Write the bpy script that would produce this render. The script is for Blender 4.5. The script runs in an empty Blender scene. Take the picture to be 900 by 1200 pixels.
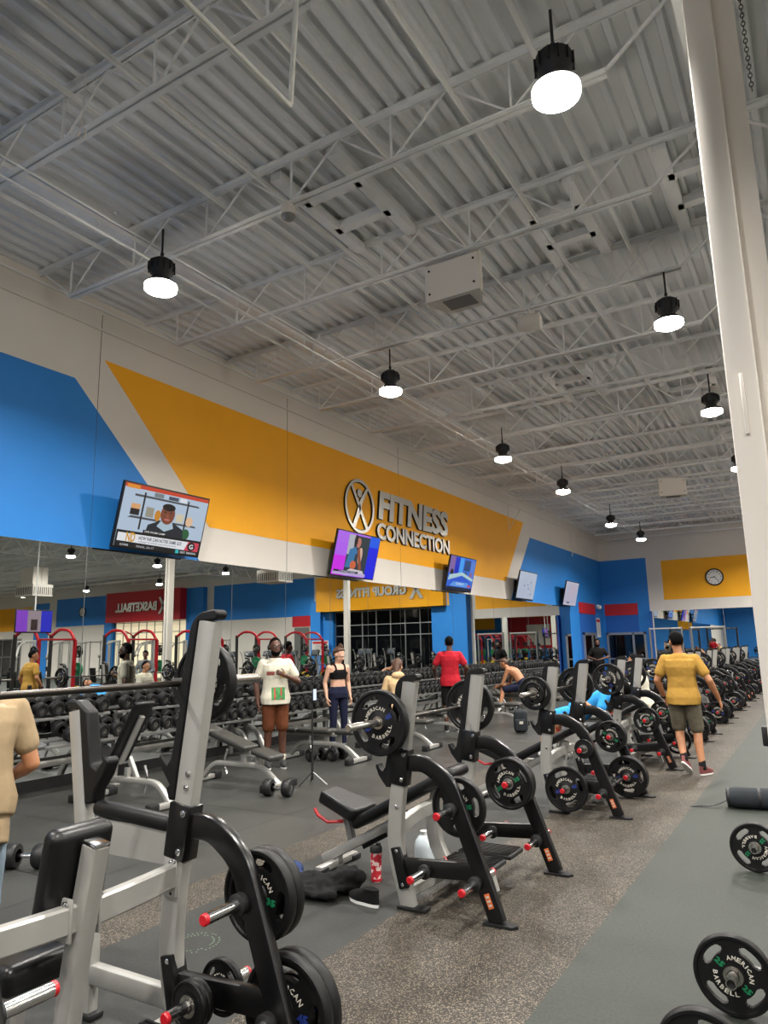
import bpy, bmesh, math, random
from mathutils import Vector, Matrix
V = Vector
PI = math.pi
random.seed(7)
SC = bpy.context.scene
COL = SC.collection

# ------------------------------------------------------------------ materials
def lin(c):
    return tuple(((x / 255) / 12.92 if x / 255 <= 0.04045 else ((x / 255 + 0.055) / 1.055) ** 2.4) for x in c)

def mat(name, rgb, rough=0.5, metal=0.0, var=0.0, scale=8.0, bump=0.0, bscale=60.0, spec=0.5, emit=None, estr=0.0, stretch=None, srgb=True):
    m = bpy.data.materials.new(name)
    m.use_nodes = True
    nt = m.node_tree
    b = nt.nodes['Principled BSDF']
    c = lin(rgb) if srgb else rgb
    b.inputs['Base Color'].default_value = (*c, 1)
    b.inputs['Roughness'].default_value = rough
    b.inputs['Metallic'].default_value = metal
    b.inputs['Specular IOR Level'].default_value = spec
    if emit is not None:
        b.inputs['Emission Color'].default_value = (*lin(emit), 1)
        b.inputs['Emission Strength'].default_value = estr
    if var > 0 or bump > 0:
        tc = nt.nodes.new('ShaderNodeTexCoord')
        mp = nt.nodes.new('ShaderNodeMapping')
        if stretch:
            mp.inputs['Scale'].default_value = stretch
        nt.links.new(tc.outputs['Object'], mp.inputs['Vector'])
    if var > 0:
        n = nt.nodes.new('ShaderNodeTexNoise')
        n.inputs['Scale'].default_value = scale
        n.inputs['Detail'].default_value = 4
        nt.links.new(mp.outputs['Vector'], n.inputs['Vector'])
        r = nt.nodes.new('ShaderNodeValToRGB')
        r.color_ramp.elements[0].position = 0.3
        r.color_ramp.elements[1].position = 0.7
        r.color_ramp.elements[0].color = (*[x * (1 - var) for x in c], 1)
        r.color_ramp.elements[1].color = (*[min(1, x * (1 + var)) for x in c], 1)
        nt.links.new(n.outputs['Fac'], r.inputs['Fac'])
        nt.links.new(r.outputs['Color'], b.inputs['Base Color'])
    if bump > 0:
        n = nt.nodes.new('ShaderNodeTexNoise')
        n.inputs['Scale'].default_value = bscale
        n.inputs['Detail'].default_value = 3
        nt.links.new(mp.outputs['Vector'], n.inputs['Vector'])
        bp = nt.nodes.new('ShaderNodeBump')
        bp.inputs['Strength'].default_value = bump
        bp.inputs['Distance'].default_value = 0.01
        nt.links.new(n.outputs['Fac'], bp.inputs['Height'])
        nt.links.new(bp.outputs['Normal'], b.inputs['Normal'])
    return m

M = {}
M['silver'] = mat('silver_paint', (172, 171, 166), 0.36, 0.45, 0.04, 5)
M['silver_dark'] = mat('grey_steel_paint', (120, 120, 118), 0.4, 0.4, 0.05, 6)
M['chrome'] = mat('chrome', (205, 205, 205), 0.16, 1.0)
M['black'] = mat('gloss_black_paint', (9, 9, 10), 0.28, 0.0, 0.1, 6)
M['blackmat'] = mat('black_plastic', (14, 14, 15), 0.55, 0.0, 0.1, 8)
M['vinyl'] = mat('black_vinyl', (11, 11, 12), 0.36, 0.0, 0.12, 7, 0.08, 220, spec=0.4)
M['greyvinyl'] = mat('worn_grey_vinyl', (50, 50, 47), 0.42, 0.0, 0.1, 6, 0.06, 220)
M['rubber'] = mat('black_rubber', (10, 10, 11), 0.48, 0.0, 0.12, 12, 0.08, 150, spec=0.32)
M['rubber2'] = mat('dumbbell_rubber', (20, 20, 21), 0.46, 0.0, 0.12, 12, spec=0.4)
M['steelbar'] = mat('dark_steel_bar', (64, 60, 56), 0.34, 0.85, 0.08, 20)
M['sleeve'] = mat('satin_steel', (175, 172, 165), 0.26, 0.95)
M['redcap'] = mat('red_plastic', (176, 22, 34), 0.38)
M['letterw'] = mat('pale_lettering', (196, 192, 180), 0.6)
M['green'] = mat('green_rubber', (18, 112, 72), 0.5, 0, 0.08, 10)
M['blueblk'] = mat('blue_rubber', (28, 48, 118), 0.5)
M['red'] = mat('red_powder_coat', (160, 18, 30), 0.35, 0.0, 0.08, 6)
M['yellowpl'] = mat('yellow_rubber', (190, 160, 30), 0.5)
M['wallw'] = mat('warm_white_paint', (222, 216, 207), 0.62, 0, 0.02, 1.2)
M['blue'] = mat('blue_wall_paint', (30, 126, 208), 0.6, 0, 0.03, 1.5)
M['bluedk'] = mat('deep_blue_paint', (20, 92, 178), 0.6, 0, 0.03, 1.5)
M['orange'] = mat('orange_wall_paint', (252, 176, 0), 0.6, 0, 0.03, 1.5)
M['redwall'] = mat('red_wall_paint', (186, 26, 40), 0.6, 0, 0.03, 1.5)
M['ceil'] = mat('ceiling_white_paint', (224, 225, 226), 0.6, 0, 0.04, 0.8)
M['steelw'] = mat('beam_white_paint', (230, 230, 229), 0.55, 0, 0.04, 3)
M['seam'] = mat('dark_seam', (60, 60, 60), 0.7)
M['alum'] = mat('brushed_aluminium', (176, 178, 180), 0.35, 0.8)
M['dark'] = mat('near_black', (9, 9, 10), 0.6)
M['glassdark'] = mat('dark_window_glass', (6, 8, 12), 0.04, 0.0, spec=0.6)
M['mirror'] = mat('mirror_silvering', (212, 216, 214), 0.0, 1.0)
M['skin_dk'] = mat('deep_brown_skin', (86, 54, 40), 0.5, 0, 0.06, 12)
M['skin_tan'] = mat('tan_skin', (176, 122, 86), 0.5, 0, 0.06, 12)
M['skin_lt'] = mat('fair_skin', (214, 168, 142), 0.5, 0, 0.05, 12)
M['hair'] = mat('black_hair', (4, 4, 4), 0.8, 0, 0.3, 60, 0.15, 120, spec=0.1)
M['hairbr'] = mat('brown_hair', (78, 50, 32), 0.55, 0, 0.3, 60, 0.3, 120)
def cloth(name, rgb, var=0.08):
    return mat(name, rgb, 0.85, 0, var, 9, 0.12, 30, spec=0.2)
M['mustard'] = cloth('mustard_cotton', (166, 128, 58))
M['olive'] = cloth('grey_olive_cotton', (104, 98, 84))
M['cream'] = cloth('off_white_cotton', (208, 203, 184), 0.04)
M['brown'] = cloth('brown_cotton', (96, 54, 32))
M['redtee'] = cloth('red_cotton', (182, 34, 48))
M['navy'] = cloth('navy_knit', (26, 30, 52))
M['blackcl'] = cloth('black_cotton', (18, 18, 19), 0.2)
M['beige'] = cloth('beige_cotton', (156, 136, 106))
M['hood'] = cloth('sand_fleece', (206, 176, 134))
M['jean'] = cloth('washed_denim', (122, 138, 150), 0.2)
M['bluecl'] = cloth('sky_blue_nylon', (52, 150, 222))
M['greycl'] = cloth('grey_cotton', (108, 110, 112))
M['white'] = mat('white_plastic', (232, 232, 228), 0.4)
M['shoe'] = mat('maroon_mesh_shoe', (108, 52, 52), 0.7)
M['shoedk'] = mat('dark_shoe', (30, 30, 32), 0.7)
M['pink'] = mat('patch_green_print', (70, 130, 80), 0.8)

# ------------------------------------------------------------------ mesh builder
def rr(w, h, r=0.0, n=2):
    """rounded rectangle profile, counter-clockwise"""
    a, b = w / 2, h / 2
    if r <= 0:
        return [(-a, -b), (a, -b), (a, b), (-a, b)]
    out = []
    for cx, cy, s in ((a - r, -b + r, -90), (a - r, b - r, 0), (-a + r, b - r, 90), (-a + r, -b + r, 180)):
        for i in range(n + 1):
            t = math.radians(s + 90 * i / n)
            out.append((cx + r * math.cos(t), cy + r * math.sin(t)))
    return out

def circ(r, n=12):
    return [(r * math.cos(2 * PI * i / n), r * math.sin(2 * PI * i / n)) for i in range(n)]

def fillet(pts, r, n=4):
    pts = [V(p) for p in pts]
    out = [pts[0]]
    for i in range(1, len(pts) - 1):
        p, a, b = pts[i], pts[i - 1], pts[i + 1]
        da, db = (a - p), (b - p)
        rad = r[i - 1] if isinstance(r, (list, tuple)) else r
        k = min(rad, da.length * 0.48, db.length * 0.48)
        p0, p1 = p + da.normalized() * k, p + db.normalized() * k
        for j in range(n + 1):
            t = j / n
            out.append(p0 * (1 - t) ** 2 + p * 2 * t * (1 - t) + p1 * t * t)
    out.append(pts[-1])
    return out

class MB:
    def __init__(self):
        self.v, self.f, self.m, self.mats = [], [], [], []
    def mi(self, m):
        m = M[m] if isinstance(m, str) else m
        if m not in self.mats:
            self.mats.append(m)
        return self.mats.index(m)
    def add(self, vs, fs, m):
        k, b = self.mi(m), len(self.v)
        self.v += [tuple(p) for p in vs]
        self.f += [tuple(i + b for i in f) for f in fs]
        self.m += [k] * len(fs)
        return self
    def box(self, c, s, m, rot=None):
        x, y, z = s[0] / 2, s[1] / 2, s[2] / 2
        vs = [V((a, b, d)) for a in (-x, x) for b in (-y, y) for d in (-z, z)]
        if rot is not None:
            vs = [rot @ p for p in vs]
        vs = [p + V(c) for p in vs]
        return self.add(vs, [(0, 1, 3, 2), (4, 6, 7, 5), (0, 4, 5, 1), (2, 3, 7, 6), (0, 2, 6, 4), (1, 5, 7, 3)], m)
    def rbox(self, c, s, r, m, rot=None, seg=2):
        bm = bmesh.new()
        bmesh.ops.create_cube(bm, size=1)
        bmesh.ops.scale(bm, vec=s, verts=bm.verts)
        bmesh.ops.bevel(bm, geom=bm.edges[:], offset=r, segments=seg, affect='EDGES', profile=0.5)
        bm.verts.index_update()
        vs = [v.co.copy() for v in bm.verts]
        fs = [[v.index for v in f.verts] for f in bm.faces]
        bm.free()
        if rot is not None:
            vs = [rot @ p for p in vs]
        return self.add([p + V(c) for p in vs], fs, m)
    def sweep(self, path, prof, nrm, m, cap=True):
        """sweep prof (a: in the plane of the path, b: along nrm) with mitred joints"""
        path = [V(p) for p in path]
        nrm = V(nrm).normalized()
        n, k = len(path), len(prof)
        vs = []
        for i, p in enumerate(path):
            t0 = (p - path[i - 1]).normalized() if i > 0 else None
            t1 = (path[i + 1] - p).normalized() if i < n - 1 else None
            t = (t0 + t1).normalized() if t0 is not None and t1 is not None else (t0 if t1 is None else t1)
            sc = 1.0
            if t0 is not None and t1 is not None:
                sc = 1 / max(0.4, math.cos(t0.angle(t1, 0) / 2))
            side = nrm.cross(t).normalized() * sc
            vs += [p + side * a + nrm * b for a, b in prof]
        fs = []
        for i in range(n - 1):
            for j in range(k):
                j2 = (j + 1) % k
                fs.append((i * k + j, (i + 1) * k + j, (i + 1) * k + j2, i * k + j2))
        if cap:
            fs.append(tuple(range(k)))
            fs.append(tuple((n - 1) * k + j for j in reversed(range(k))))
        return self.add(vs, fs, m)
    def bar(self, a, b, w, h, m, r=0.0, up=(0, 0, 1)):
        a, b = V(a), V(b)
        t = (b - a).normalized()
        n = V(up) - t * V(up).dot(t)
        if n.length < 1e-4:
            n = V((1, 0, 0)) - t * t.x
        return self.sweep([a, b], rr(w, h, r), n, m)
    def tube(self, path, r, m, seg=12, cap=True):
        path = [V(p) for p in path]
        n = len(path)
        rs = r if isinstance(r, (list, tuple)) else [r] * n
        t = (path[1] - path[0]).normalized()
        u = t.orthogonal().normalized()
        vs = []
        for i in range(n):
            if i == 0: tt = path[1] - path[0]
            elif i == n - 1: tt = path[-1] - path[-2]
            else: tt = (path[i + 1] - path[i]).normalized() + (path[i] - path[i - 1]).normalized()
            tt = tt.normalized()
            u = (u - tt * u.dot(tt)).normalized()
            w = tt.cross(u)
            vs += [path[i] + (u * math.cos(2 * PI * j / seg) + w * math.sin(2 * PI * j / seg)) * rs[i] for j in range(seg)]
        fs = []
        for i in range(n - 1):
            for j in range(seg):
                j2 = (j + 1) % seg
                fs.append((i * seg + j, i * seg + j2, (i + 1) * seg + j2, (i + 1) * seg + j))
        if cap:
            fs.append(tuple(reversed(range(seg))))
            fs.append(tuple((n - 1) * seg + j for j in range(seg)))
        return self.add(vs, fs, m)
    def lathe(self, prof, o, axis, m, seg=24, cap=True, ms=None):
        """prof: (radius, height along axis)"""
        ax = V(axis).normalized()
        u = ax.orthogonal().normalized()
        w = ax.cross(u)
        o = V(o)
        vs = []
        for r, h in prof:
            vs += [o + ax * h + (u * math.cos(2 * PI * j / seg) + w * math.sin(2 * PI * j / seg)) * r for j in range(seg)]
        for i in range(len(prof) - 1):
            fs = []
            for j in range(seg):
                j2 = (j + 1) % seg
                fs.append((i * seg + j, i * seg + j2, (i + 1) * seg + j2, (i + 1) * seg + j))
            b = len(self.v)
            if i == 0:
                base = b
                self.add(vs, fs, ms[0] if ms else m)
            else:
                k = self.mi(ms[i] if ms else m)
                self.f += [tuple(x + base for x in f) for f in fs]
                self.m += [k] * len(fs)
        if cap:
            k = self.mi(ms[0] if ms else m)
            self.f.append(tuple(base + j for j in reversed(range(seg)))); self.m.append(k)
            k = self.mi(ms[-1] if ms else m)
            self.f.append(tuple(base + (len(prof) - 1) * seg + j for j in range(seg))); self.m.append(k)
        return self
    def prism(self, pts, o, U, W, N, depth, m):
        """polygon pts (u, w) in plane U, W at o, extruded depth along N"""
        o, U, W, N = V(o), V(U), V(W), V(N)
        k = len(pts)
        a = [o + U * p[0] + W * p[1] for p in pts]
        b = [p + N * depth for p in a]
        fs = [tuple(range(k)), tuple(reversed(range(k, 2 * k)))]
        fs += [(i, i + k, (i + 1) % k + k, (i + 1) % k) for i in range(k)]
        return self.add(a + b, fs, m)
    def ell(self, c, r, m, rot=None, nu=14, nv=9, keep=None):
        vs, fs = [], []
        for i in range(nv + 1):
            th = PI * i / nv
            for j in range(nu):
                ph = 2 * PI * j / nu
                p = V((r[0] * math.sin(th) * math.cos(ph), r[1] * math.sin(th) * math.sin(ph), r[2] * math.cos(th)))
                vs.append(p)
        for i in range(nv):
            for j in range(nu):
                j2 = (j + 1) % nu
                f = (i * nu + j, (i + 1) * nu + j, (i + 1) * nu + j2, i * nu + j2)
                if keep is None or keep(sum((vs[q] for q in f), V()) / 4):
                    fs.append(f)
        if rot is not None:
            vs = [rot @ p for p in vs]
        return self.add([p + V(c) for p in vs], fs, m)
    def text(self, s, o, U, W, N, w, h, depth, m, off=0.0, shear=0.0, res=2, font_space=1.0):
        vs, fs = text_geo(s, off, shear, res, font_space)
        o, U, W, N = V(o), V(U), V(W), V(N)
        if depth == 0:
            k = [f for f in fs]
            return self.add([o + U * p[0] * w + W * p[1] * h + N * (0.0005) for p in vs], k, m)
        n = len(vs)
        a = [o + U * p[0] * w + W * p[1] * h + N * depth for p in vs]
        b = [p - N * depth for p in a]
        cnt = {}
        for f in fs:
            for i in range(len(f)):
                e = (f[i], f[(i + 1) % len(f)])
                cnt[e] = 1
        sides = [(e[0], e[0] + n, e[1] + n, e[1]) for e in cnt if (e[1], e[0]) not in cnt]
        return self.add(a + b, list(fs) + sides, m)
    def build(self, name, parent=None, smooth=35, loc=None):
        me = bpy.data.meshes.new(name)
        me.from_pydata(self.v, [], self.f)
        for m in self.mats:
            me.materials.append(m)
        me.polygons.foreach_set('material_index', self.m)
        me.polygons.foreach_set('use_smooth', [True] * len(self.f))
        me.validate()
        me.set_sharp_from_angle(angle=math.radians(smooth))
        me.update()
        o = bpy.data.objects.new(name, me)
        COL.objects.link(o)
        if parent is not None:
            o.parent = parent
        if loc is not None:
            o.location = loc
        return o

_tc = {}
def text_geo(s, off=0.0, shear=0.0, res=2, space=1.0):
    """triangulated flat text, normalised to a 1 x 1 box"""
    key = (s, off, shear, res, space)
    if key in _tc:
        return _tc[key]
    cu = bpy.data.curves.new('lettering', 'FONT')
    cu.body = s
    cu.offset = off
    cu.shear = shear
    cu.resolution_u = res
    cu.space_character = space
    ob = bpy.data.objects.new('lettering', cu)
    COL.objects.link(ob)
    dg = bpy.context.evaluated_depsgraph_get()
    ev = ob.evaluated_get(dg)
    me = ev.to_mesh()
    bm = bmesh.new()
    bm.from_mesh(me)
    bmesh.ops.remove_doubles(bm, verts=bm.verts, dist=1e-5)
    bm.verts.index_update()
    vs = [(v.co.x, v.co.y) for v in bm.verts]
    fs = []
    for f in bm.faces:
        ix = [v.index for v in f.verts]
        if f.normal.z < 0:
            ix.reverse()
        fs.append(tuple(ix))
    bm.free()
    ev.to_mesh_clear()
    bpy.data.objects.remove(ob)
    bpy.data.curves.remove(cu)
    x0, x1 = min(v[0] for v in vs), max(v[0] for v in vs)
    y0, y1 = min(v[1] for v in vs), max(v[1] for v in vs)
    vs = [((v[0] - x0) / (x1 - x0), (v[1] - y0) / (y1 - y0)) for v in vs]
    _tc[key] = (vs, fs)
    return _tc[key]

# ------------------------------------------------------------------ object helpers
def tag(o, label, cat, group=None):
    o['label'] = label
    o['category'] = cat
    if group:
        o['group'] = group
    return o

def thing(name, label, cat, loc=(0, 0, 0), rz=0.0, group=None):
    o = bpy.data.objects.new(name, None)
    COL.objects.link(o)
    o.empty_display_size = 0.1
    o.location = loc
    o.rotation_euler = (0, 0, rz)
    return tag(o, label, cat, group)

KIDS = {}
def kids(o):
    return [c for c in bpy.data.objects if c.parent == o]

def family(o):
    """a thing as a tree of (object, [children]) read once, for quick copying"""
    return (o, [family(c) for c in o.children])

def dup(fam, parent=None, loc=None, rz=None, label=None, group=None, skip=()):
    src, ch = fam
    o = src.copy()
    COL.objects.link(o)
    if parent is not None:
        o.parent = parent
    if loc is not None:
        o.location = loc
    if rz is not None:
        o.rotation_euler = (0, 0, rz)
    if label:
        o['label'] = label
    if group:
        o['group'] = group
    for c in ch:
        if c[0].name.split('.')[0] not in skip:
            dup(c, o)
    return o

def struct(o):
    o['kind'] = 'structure'
    return o

ORD = ['first', 'second', 'third', 'fourth', 'fifth', 'sixth', 'seventh', 'eighth', 'ninth', 'tenth', 'eleventh', 'twelfth', 'thirteenth',
       'fourteenth', 'fifteenth', 'sixteenth', 'seventeenth', 'eighteenth', 'nineteenth', 'twentieth', 'twenty-first', 'twenty-second', 'twenty-third', 'twenty-fourth', 'twenty-fifth', 'twenty-sixth']
def RY(a): return Matrix.Rotation(a, 3, 'Y')
def RX(a): return Matrix.Rotation(a, 3, 'X')
def RZ(a): return Matrix.Rotation(a, 3, 'Z')
# ------------------------------------------------------------------ camera
def make_camera():
    yaw, pit, roll, f = -0.539325, 0.188321, -0.022027, 837.47
    cy, sy = math.cos(yaw), math.sin(yaw)
    fwd = V((sy * math.cos(pit), cy * math.cos(pit), math.sin(pit)))
    r = V((cy, -sy, 0))
    u = r.cross(fwd)
    c, s = math.cos(roll), math.sin(roll)
    R, U = r * c + u * s, u * c - r * s
    cam = bpy.data.cameras.new('camera')
    cam.sensor_fit = 'VERTICAL'
    cam.sensor_height = 36
    cam.lens = f / 1200 * 36
    cam.clip_start = 0.05
    cam.clip_end = 200
    o = bpy.data.objects.new('camera', cam)
    COL.objects.link(o)
    m = Matrix((R, U, -fwd)).transposed().to_4x4()
    m.translation = V((0, 0, 1.65))
    o.matrix_world = m
    SC.camera = o
make_camera()

XW, YF, ZC = -8.6, 34.0, 6.80          # left wall, far wall, underside of the roof deck
XR, YB = 47.0, -14.0

# ------------------------------------------------------------------ floor
def floor_mat(name, kind):
    m = bpy.data.materials.new(name)
    m.use_nodes = True
    nt = m.node_tree
    N, L = nt.nodes.new, nt.links.new
    b = nt.nodes['Principled BSDF']
    tc = N('ShaderNodeTexCoord')
    big = N('ShaderNodeTexNoise')
    big.inputs['Scale'].default_value = 1.1
    big.inputs['Detail'].default_value = 5
    big.inputs['Roughness'].default_value = 0.65
    L(tc.outputs['Object'], big.inputs['Vector'])
    rb = N('ShaderNodeMapRange')
    rb.inputs['From Min'].default_value = 0.3
    rb.inputs['From Max'].default_value = 0.7
    rb.inputs['To Min'].default_value = 0.62 if kind == 'speck' else 0.78
    rb.inputs['To Max'].default_value = 1.22
    L(big.outputs['Fac'], rb.inputs['Value'])
    mul = N('ShaderNodeMix')
    mul.data_type = 'RGBA'
    mul.blend_type = 'MULTIPLY'
    mul.inputs['Factor'].default_value = 1
    L(rb.outputs['Result'], mul.inputs['B'])
    if kind == 'speck':
        vo = N('ShaderNodeTexVoronoi')
        vo.inputs['Scale'].default_value = 190
        L(tc.outputs['Object'], vo.inputs['Vector'])
        sp = N('ShaderNodeSeparateColor')
        L(vo.outputs['Color'], sp.inputs['Color'])
        ra = N('ShaderNodeValToRGB')
        ra.color_ramp.interpolation = 'CONSTANT'
        e = ra.color_ramp.elements
        e[0].color = (*lin((41, 38, 34)), 1)
        e[1].position = 0.62
        e[1].color = (*lin((66, 61, 54)), 1)
        x = e.new(0.80); x.color = (*lin((114, 105, 91)), 1)
        L(sp.outputs['Red'], ra.inputs['Fac'])
        L(ra.outputs['Color'], mul.inputs['A'])
        b.inputs['Roughness'].default_value = 0.62
    else:
        fine = N('ShaderNodeTexNoise')
        fine.inputs['Scale'].default_value = 55
        fine.inputs['Detail'].default_value = 4
        L(tc.outputs['Object'], fine.inputs['Vector'])
        ra = N('ShaderNodeValToRGB')
        col = {'tile': ((50, 51, 49), (62, 63, 60)), 'mat': ((42, 43, 41), (51, 52, 50)), 'walk': ((43, 47, 43), (52, 56, 51))}[kind]
        ra.color_ramp.elements[0].position = 0.35
        ra.color_ramp.elements[1].position = 0.65
        ra.color_ramp.elements[0].color = (*lin(col[0]), 1)
        ra.color_ramp.elements[1].color = (*lin(col[1]), 1)
        L(fine.outputs['Fac'], ra.inputs['Fac'])
        L(ra.outputs['Color'], mul.inputs['A'])
        rr_ = N('ShaderNodeMapRange')
        rr_.inputs['To Min'].default_value = 0.28 if kind == 'tile' else 0.52
        rr_.inputs['To Max'].default_value = 0.5 if kind == 'tile' else 0.7
        L(big.outputs['Fac'], rr_.inputs['Value'])
        L(rr_.outputs['Result'], b.inputs['Roughness'])
    out = mul.outputs['Result']
    if kind == 'tile':
        br = N('ShaderNodeTexBrick')
        br.offset = 0.0
        br.inputs['Color1'].default_value = (1, 1, 1, 1)
        br.inputs['Color2'].default_value = (0.86, 0.86, 0.86, 1)
        br.inputs['Mortar'].default_value = (0.25, 0.25, 0.25, 1)
        br.inputs['Scale'].default_value = 1
        br.inputs['Brick Width'].default_value = 1.22
        br.inputs['Row Height'].default_value = 1.22
        br.inputs['Mortar Size'].default_value = 0.011
        L(tc.outputs['Object'], br.inputs['Vector'])
        m2 = N('ShaderNodeMix')
        m2.data_type = 'RGBA'
        m2.blend_type = 'MULTIPLY'
        m2.inputs['Factor'].default_value = 1
        L(out, m2.inputs['A'])
        L(br.outputs['Color'], m2.inputs['B'])
        out = m2.outputs['Result']
    L(out, b.inputs['Base Color'])
    b.inputs['Specular IOR Level'].default_value = 0.5 if kind == 'tile' else 0.25
    return m

def make_floor():
    mb = MB()
    strips = [(-9.2, -4.12, 'tile'), (-4.12, -3.72, 'speck'), (-3.72, -2.51, 'mat'), (-2.51, -1.33, 'speck'), (-1.33, XR, 'walk')]
    ms = {k: floor_mat('floor_' + k, k) for k in ('tile', 'speck', 'mat', 'walk')}
    for a, b, k in strips:
        mb.add([(a, YB, 0), (b, YB, 0), (b, YF + 0.6, 0), (a, YF + 0.6, 0)], [(0, 1, 2, 3)], ms[k])
    mb.add([(-9.2, YB, -0.1), (XR, YB, -0.1), (XR, YF + 0.6, -0.1), (-9.2, YF + 0.6, -0.1)], [(3, 2, 1, 0)], ms['walk'])
    struct(mb.build('floor'))
make_floor()

def make_floor_ring():
    mb = MB()
    g = mat('worn_green_print', (96, 122, 100), 0.7)
    for k, r in enumerate((0.105, 0.135)):
        for i in range(34):
            a = 2 * PI * i / 34 + k * 0.09
            if (i * 7 + k * 3) % 11 < 2:
                continue
            c = V((-3.31 + r * math.cos(a), 3.29 + r * 1.1 * math.sin(a), 0.0008))
            mb.lathe([(0.0055, 0), (0.0055, 0.0006)], c, (0, 0, 1), g, 6)
    struct(mb.build('floor_marking'))
make_floor_ring()

# ------------------------------------------------------------------ walls
def wall_left():
    mb = MB()
    mb.box((XW - 0.15, (YB + YF) / 2, ZC / 2 + 0.05), (0.3, YF - YB + 0.6, ZC + 0.1), 'wallw')
    P = lambda pts, m, d=0.004: mb.prism(pts, (XW, 0, 0), (0, 1, 0), (0, 0, 1), (1, 0, 0), d, m)
    P([(YB, 3.12), (8.44, 3.12), (5.96, 5.49), (YB, 5.49)], 'blue')
    P([(8.64, 3.71), (22.0, 3.71), (23.95, 5.92), (6.43, 5.92)], 'orange')
    P([(22.35, 3.12), (28.72, 3.12), (28.72, 0.06), (YF, 0.06), (YF, 5.45), (24.55, 5.45)], 'blue')
    for y in (6.35, 10.7, 15.1):
        P([(y, 3.13), (y + 0.006, 3.13), (y + 0.006, 6.6), (y, 6.6)], 'seam', 0.0045)
    P([(YB, 0), (28.72, 0), (28.72, 0.14), (YB, 0.14)], 'blackmat', 0.02)
    # door niche at the far end of the wall
    P([(30.1, 2.92), (32.6, 2.92), (32.6, 3.38), (30.1, 3.38)], 'redwall', 0.03)
    P([(30.1, 0.02), (32.6, 0.02), (32.6, 2.92), (30.1, 2.92)], 'bluedk', 0.012)
    struct(mb.build('wall_left'))
    # slim pale cornice conduit along the top of the wall
    c = MB()
    c.tube([(XW + 0.03, YB, 6.66), (XW + 0.03, YF, 6.66)], 0.016, 'steelw', 8)
    c.bar((XW + 0.012, YB, 6.36), (XW + 0.012, YF, 6.36), 0.02, 0.03, 'wallw')
    struct(c.build('trim_1'))
wall_left()

def wall_far():
    mb = MB()
    mb.box(((XW + XR) / 2, YF + 0.15, ZC / 2 + 0.05), (XR - XW + 0.6, 0.3, ZC + 0.1), 'wallw')
    def P(x0, x1, z0, z1, m, d=0.004):
        mb.prism([(x0, z0), (x1, z0), (x1, z1), (x0, z1)], (0, YF, 0), (1, 0, 0), (0, 0, 1), (0, -1, 0), d, m)
    P(XW, -6.5, 0.0, 5.45, 'blue')
    P(-8.5, -7.02, 2.9, 3.42, 'redwall', 0.03)
    P(-8.5, -7.02, 2.1, 2.9, 'bluedk', 0.012)
    P(-6.5, -6.42, 0, 3.02, 'bluedk', 0.25)
    P(-5.85, -2.15, 3.5, 5.26, 'orange')
    P(-1.85, 0.15, 0.0, 4.7, 'blue', 0.5)
    P(-0.9, -0.8, 3.75, 4.6, 'orange', 0.52)
    P(-0.75, 7.3, 3.74, 5.66, 'orange', 0.9)
    P(7.3, 8.0, 0.0, 4.4, 'blue', 0.5)
    P(6.55, 7.3, 0.0, 3.74, 'blue', 0.3)
    P(7.3, 7.75, 3.6, 5.7, 'bluedk', 0.3)
    P(8.1, 16.1, 3.6, 5.83, 'blue')
    P(8.3, 9.7, 3.0, 3.62, 'redwall', 0.02)
    P(8.45, 9.55, 0.0, 2.95, 'silver_dark', 0.01)
    P(16.7, 18.2, 0.0, 5.8, 'blue', 0.35)
    P(18.2, 25.5, 3.8, 5.82, 'redwall', 0.9)
    P(25.5, 26.3, 0.0, 3.8, 'blue', 0.35)
    P(25.75, 32.3, 3.75, 5.8, 'blue', 0.02)
    P(33.2, 35.0, 0, 5.6, 'blue', 0.02)
    P(35.4, 46.5, 3.6, 5.4, 'orange', 0.02)
    struct(mb.build('wall_far'))
wall_far()

def wall_right():
    mb = MB()
    mb.box((XR + 0.15, (YB + YF) / 2, ZC / 2 + 0.05), (0.3, YF - YB + 0.6, ZC + 0.1), 'wallw')
    mb.prism([(4, 3.6), (33, 3.6), (33, 5.6), (4, 5.6)], (XR, 0, 0), (0, 1, 0), (0, 0, 1), (-1, 0, 0), 0.004, 'orange')
    struct(mb.build('wall_right'))
    mb = MB()
    mb.box(((XW + XR) / 2, YB - 0.15, ZC / 2 + 0.05), (XR - XW + 0.6, 0.3, ZC + 0.1), 'wallw')
    def P(x0, x1, z0, z1, m, d=0.004):
        mb.prism([(x0, z0), (x1, z0), (x1, z1), (x0, z1)], (0, YB, 0), (1, 0, 0), (0, 0, 1), (0, 1, 0), d, m)
    P(XW, 24.0, 0.0, 5.6, 'blue')
    P(9.2, 14.6, 4.9, 6.4, 'orange', 0.04)
    P(9.4, 14.9, 1.2, 4.9, 'redwall', 0.02)
    P(9.8, 12.6, 1.6, 4.0, 'wallw', 0.04)
    P(16.6, 19.2, 3.6, 6.2, 'orange', 0.02)
    P(-5.6, -4.2, 2.9, 4.6, 'orange', 0.02)
    P(-1.2, 0.6, 2.6, 3.5, 'orange', 0.02)
    P(1.4, 9.0, 0.0, 4.4, 'redwall', 0.02)
    P(2.4, 8.6, 2.9, 4.5, 'orange', 0.04)
    P(2.0, 5.0, 1.0, 2.7, 'wallw', 0.04)
    struct(mb.build('wall_back'))
wall_right()

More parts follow.
